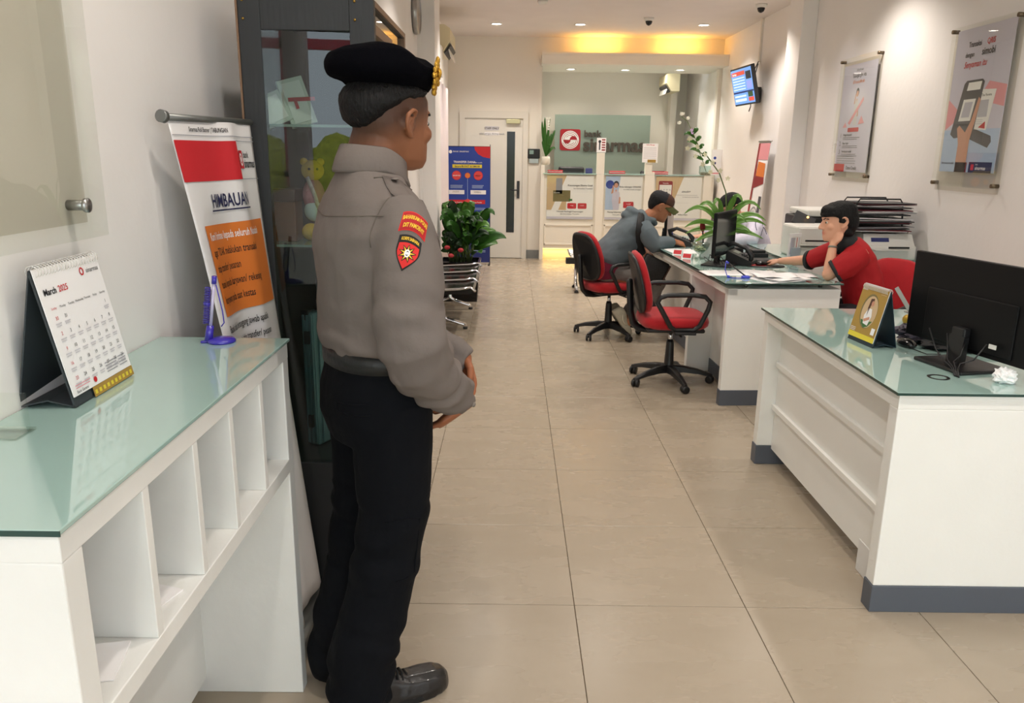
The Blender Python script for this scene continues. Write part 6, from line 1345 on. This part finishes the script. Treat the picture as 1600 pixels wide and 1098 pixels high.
bodyW = solid(b_, 'body', wo, skinW, .0052, 2, paint=paintW); eyes(THw, bodyW)
def wx(m_, T): m_.ell(T @ V((-.030, 0, .072)), (.092, .088, .062)).ell(T @ V((.040, 0, .078)), (.058, .074, .038)).ell(T @ V((-.072, 0, .0)), (.056, .078, .088)).ell(T @ V((-.050, .0, -.062)), (.052, .066, .040))
add_hair(THw, wo, lambda q: .034-.050*min(1, max(0, (q-1.22)/.22))-.045*max(0, min(1, (q-1.8)/.8)), lambda q, z: .014, hair_m, .006, extra=wx)
redm = mat('top_red', (164, 8, 20), .8, bump=.15, bscale=30); trimm = mat('trim_charcoal', (30, 34, 36), .8)
r_ = M()
torso(r_, [(-.085, 0, .50, .172, .13), (-.07, 0, .58, .170, .13), (-.045, 0, .68, .158, .122), (-.01, 0, .80, .156, .118), (.03, 0, .90, .164, .110), (.06, 0, .96, .150, .095), (.075, 0, .995, .10, .078), (.085, 0, 1.015, .072, .066)])
r_.tube([mid(aLw[0], el, -.12, 0, -.02), mid(aLw[0], el, .2), mid(aLw[0], el, .55, -.01, .01), mid(aLw[0], el, .80, -.006, .004)], [.066, .078, .080, .074], 18).tube([mid(aRw[0], aRw[1], -.1, 0, .02), mid(aRw[0], aRw[1], .3), mid(aRw[0], aRw[1], .8), mid(aRw[1], aRw[2], .10)], [.062, .070, .066, .062], 16)
top = solid(r_, 'blouse', wo, redm, .007, 4, fn=fold(.007, (7, 7, 10), 3))
M(trimm).tube([mid(aLw[0], el, .77, -.006, .004), mid(aLw[0], el, .86, -.004, .003)], [.077, .073], 22).obj('cuff', top, local=True)
M(trimm).tube([mid(aRw[1], aRw[2], .06), mid(aRw[1], aRw[2], .16)], [.066, .062], 22).obj('cuff', top, local=True)
cm = M(trimm); n = 26; R = []
for z, rr in ((.985, .072), (1.03, .064), (1.065, .060), (1.063, .066), (1.02, .074), (.990, .082), (.984, .078)):
    R.append([V((.080+(z-1.0)*.65+rr*1.0*math.cos(2*PI*k/n), rr*1.0*math.sin(2*PI*k/n), z-.05*max(0, math.cos(2*PI*k/n))**1.5)) for k in range(n)])
cm.rings(R, cap=False, loop=True)
cm.poly([(.13, -.02, .985), (.165, .045, .96), (.165, .02, .90), (.155, -.005, .93)], (.006, 0, 0)).obj('collar', top, local=True)
M(mat('watch_strap', (120, 124, 116), .3, .4)).tube([mid(el, wl_, .90), mid(el, wl_, .96)], [.0275, .0265], 18).obj('wrist_watch', wo, local=True)
tm_ = M(); torso(tm_, [(-.06, 0, .50, .165, .13), (-.06, 0, .57, .165, .13)])
for s_ in (-1, 1): tm_.tube([(.0, s_*.09, .56), (.38, s_*.10, .55), (.40, s_*.10, .48), (.37, s_*.10, .10)], [.082, .07, .068, .06], 14)
solid(tm_, 'trousers', wo, mat('trousers_black', (22, 22, 26), .9), .010, 2)
for s_ in (-1, 1): m_ = M(); shoe(m_, (.31, s_*.10, .0), 0, .24, .07, .040); solid(m_, 'shoe', wo, bootm, .007, 2)
# ---- staff member in white behind the orchid --------------------------------
sf = thing('person', 'staff member in pale patterned shirt bending over papers behind the orchid leaves', 'person', (2.20, 7.02, 0), PI+.10)
THs = Mx.Translation((.275, .03, 1.085)) @ Mx.Rotation(.2, 4, 'Z') @ Mx.Rotation(.55, 4, 'Y')
b_ = M()
torso(b_, [(-.03, 0, .50, .15, .12), (-.01, 0, .64, .14, .105), (.05, 0, .80, .14, .10), (.10, 0, .92, .15, .09), (.14, 0, .98, .12, .075), (.18, 0, 1.0, .06, .06)])
b_.tube([(.15, 0, .96), (.21, .01, 1.01), (.255, .02, 1.05)], [.06, .055, .052], 14); add_head(b_, THs)
aLs = [(.10, .17, .95), (.20, .36, .835), (.44, .26, .822)]; aRs = [(.12, -.17, .95), (.26, -.24, .84), (.48, -.10, .825)]
for A_ in (aLs, aRs): b_.tube(A_, [.042, .036, .026], 10, round_=True)
add_hand(b_, frame(aLs[2], (1, -.2, -.1), (0, 0, 1)), -1, .5, .4, .4); add_hand(b_, frame(aRs[2], (1, .2, -.1), (0, 0, 1)), 1, .5, .4, .4)
for s_ in (-1, 1): b_.tube([(.0, s_*.09, .52), (.36, s_*.10, .52), (.34, s_*.10, .08)], [.07, .05, .035], 12, round_=True)
bodyS = solid(b_, 'body', sf, skinW, .008, 2); bodyS.data.attributes.new('tint', 'FLOAT_COLOR', 'POINT').data.foreach_set('color', [.92, .88, .84, 1]*len(bodyS.data.vertices)); eyes(THs, bodyS)
add_hair(THs, sf, lambda q: .05-.04*min(1, max(0, (q-.9)/.5))-.06*max(0, min(1, (q-1.6)/1.0)), lambda q, z: .013, hair_m, .007)
w_ = M()
torso(w_, [(-.05, 0, .50, .17, .14), (-.03, 0, .64, .165, .13), (.03, 0, .80, .165, .122), (.08, 0, .90, .172, .112), (.12, 0, .96, .150, .095), (.165, 0, .995, .09, .075)])
for A_, s_ in ((aLs, 1), (aRs, -1)): w_.tube([mid(A_[0], A_[1], -.1, 0, -s_*.02), mid(A_[0], A_[1], .4), A_[1], mid(A_[1], A_[2], .5), mid(A_[1], A_[2], .85)], [.066, .070, .064, .056, .044], 14)
sh = solid(w_, 'shirt', sf, mat('shirt_lilac', (214, 208, 224), .85, bump=.2, bscale=30, var=.05, vscale=30), .008, 3, fn=fold(.007, (8, 8, 10), 5))
M(mat('lanyard', (150, 30, 44), .6)).tube([(.10, .06, .985), (.22, .045, .97), (.26, .01, .86)], .008, 6, flat=.4).tube([(.10, -.06, .985), (.22, -.045, .97), (.26, .0, .86)], .008, 6, flat=.4).obj('lanyard', sf, local=True)
bvs = BVHTree.FromPolygons([v.co.copy() for v in sh.data.vertices], [tuple(p.vertices) for p in sh.data.polygons])
for cx_, cz_ in ((.04, .86), (.10, .92)):
    P_ = [((lambda h: (h[0] if h[0] is not None else V((0, .2, .8)))+V((0, .002, 0)))(bvs.ray_cast(V((cx_+.06*math.cos(q), .6, cz_+.07*math.sin(q))), V((0, -1, 0))))) for q in [k*.28 for k in range(12)]]
    M(mat('batik_line', (70, 74, 96), .8)).tube(P_, .003, 5).obj('pattern_line', sh, local=True)
tm_ = M(); torso(tm_, [(-.04, 0, .49, .165, .13), (-.04, 0, .56, .165, .13)])
for s_ in (-1, 1): tm_.tube([(.0, s_*.09, .55), (.36, s_*.10, .54), (.38, s_*.10, .47), (.35, s_*.10, .08)], [.08, .07, .066, .058], 12)
solid(tm_, 'trousers', sf, mat('trousers_black', (22, 22, 26), .9), .010, 2)
for s_ in (-1, 1): m_ = M(); shoe(m_, (.29, s_*.10, .0), 0, .25, .07, .042); solid(m_, 'shoe', sf, bootm, .007, 2)
so_ = thing('stool', 'low black stool under the staff member in the pale shirt', 'stool', (2.24, 7.02, 0))
M(black_m).lathe([(.001, .45), (.19, .45), (.2, .47), (.19, .49), (.001, .49)], (2.24, 7.02, 0), 28).obj('seat', so_); M(chrome_m).cyl((2.24, 7.02, .05), (2.24, 7.02, .45), .025).lathe([(.001, 0), (.2, 0), (.2, .02), (.03, .06), (.001, .06)], (2.24, 7.02, 0), 28).obj('base', so_)
pn = M(mat('pen_ink', (30, 40, 120), .4)).cyl((1.375, 6.60, GZ+.01), (1.34, 6.56, GZ+.12), .004).obj('ballpoint_pen'); tag(pn, 'ballpoint pen in the writing hand of the man in the cap', 'pen')
pt.data.cycles.is_portal = False
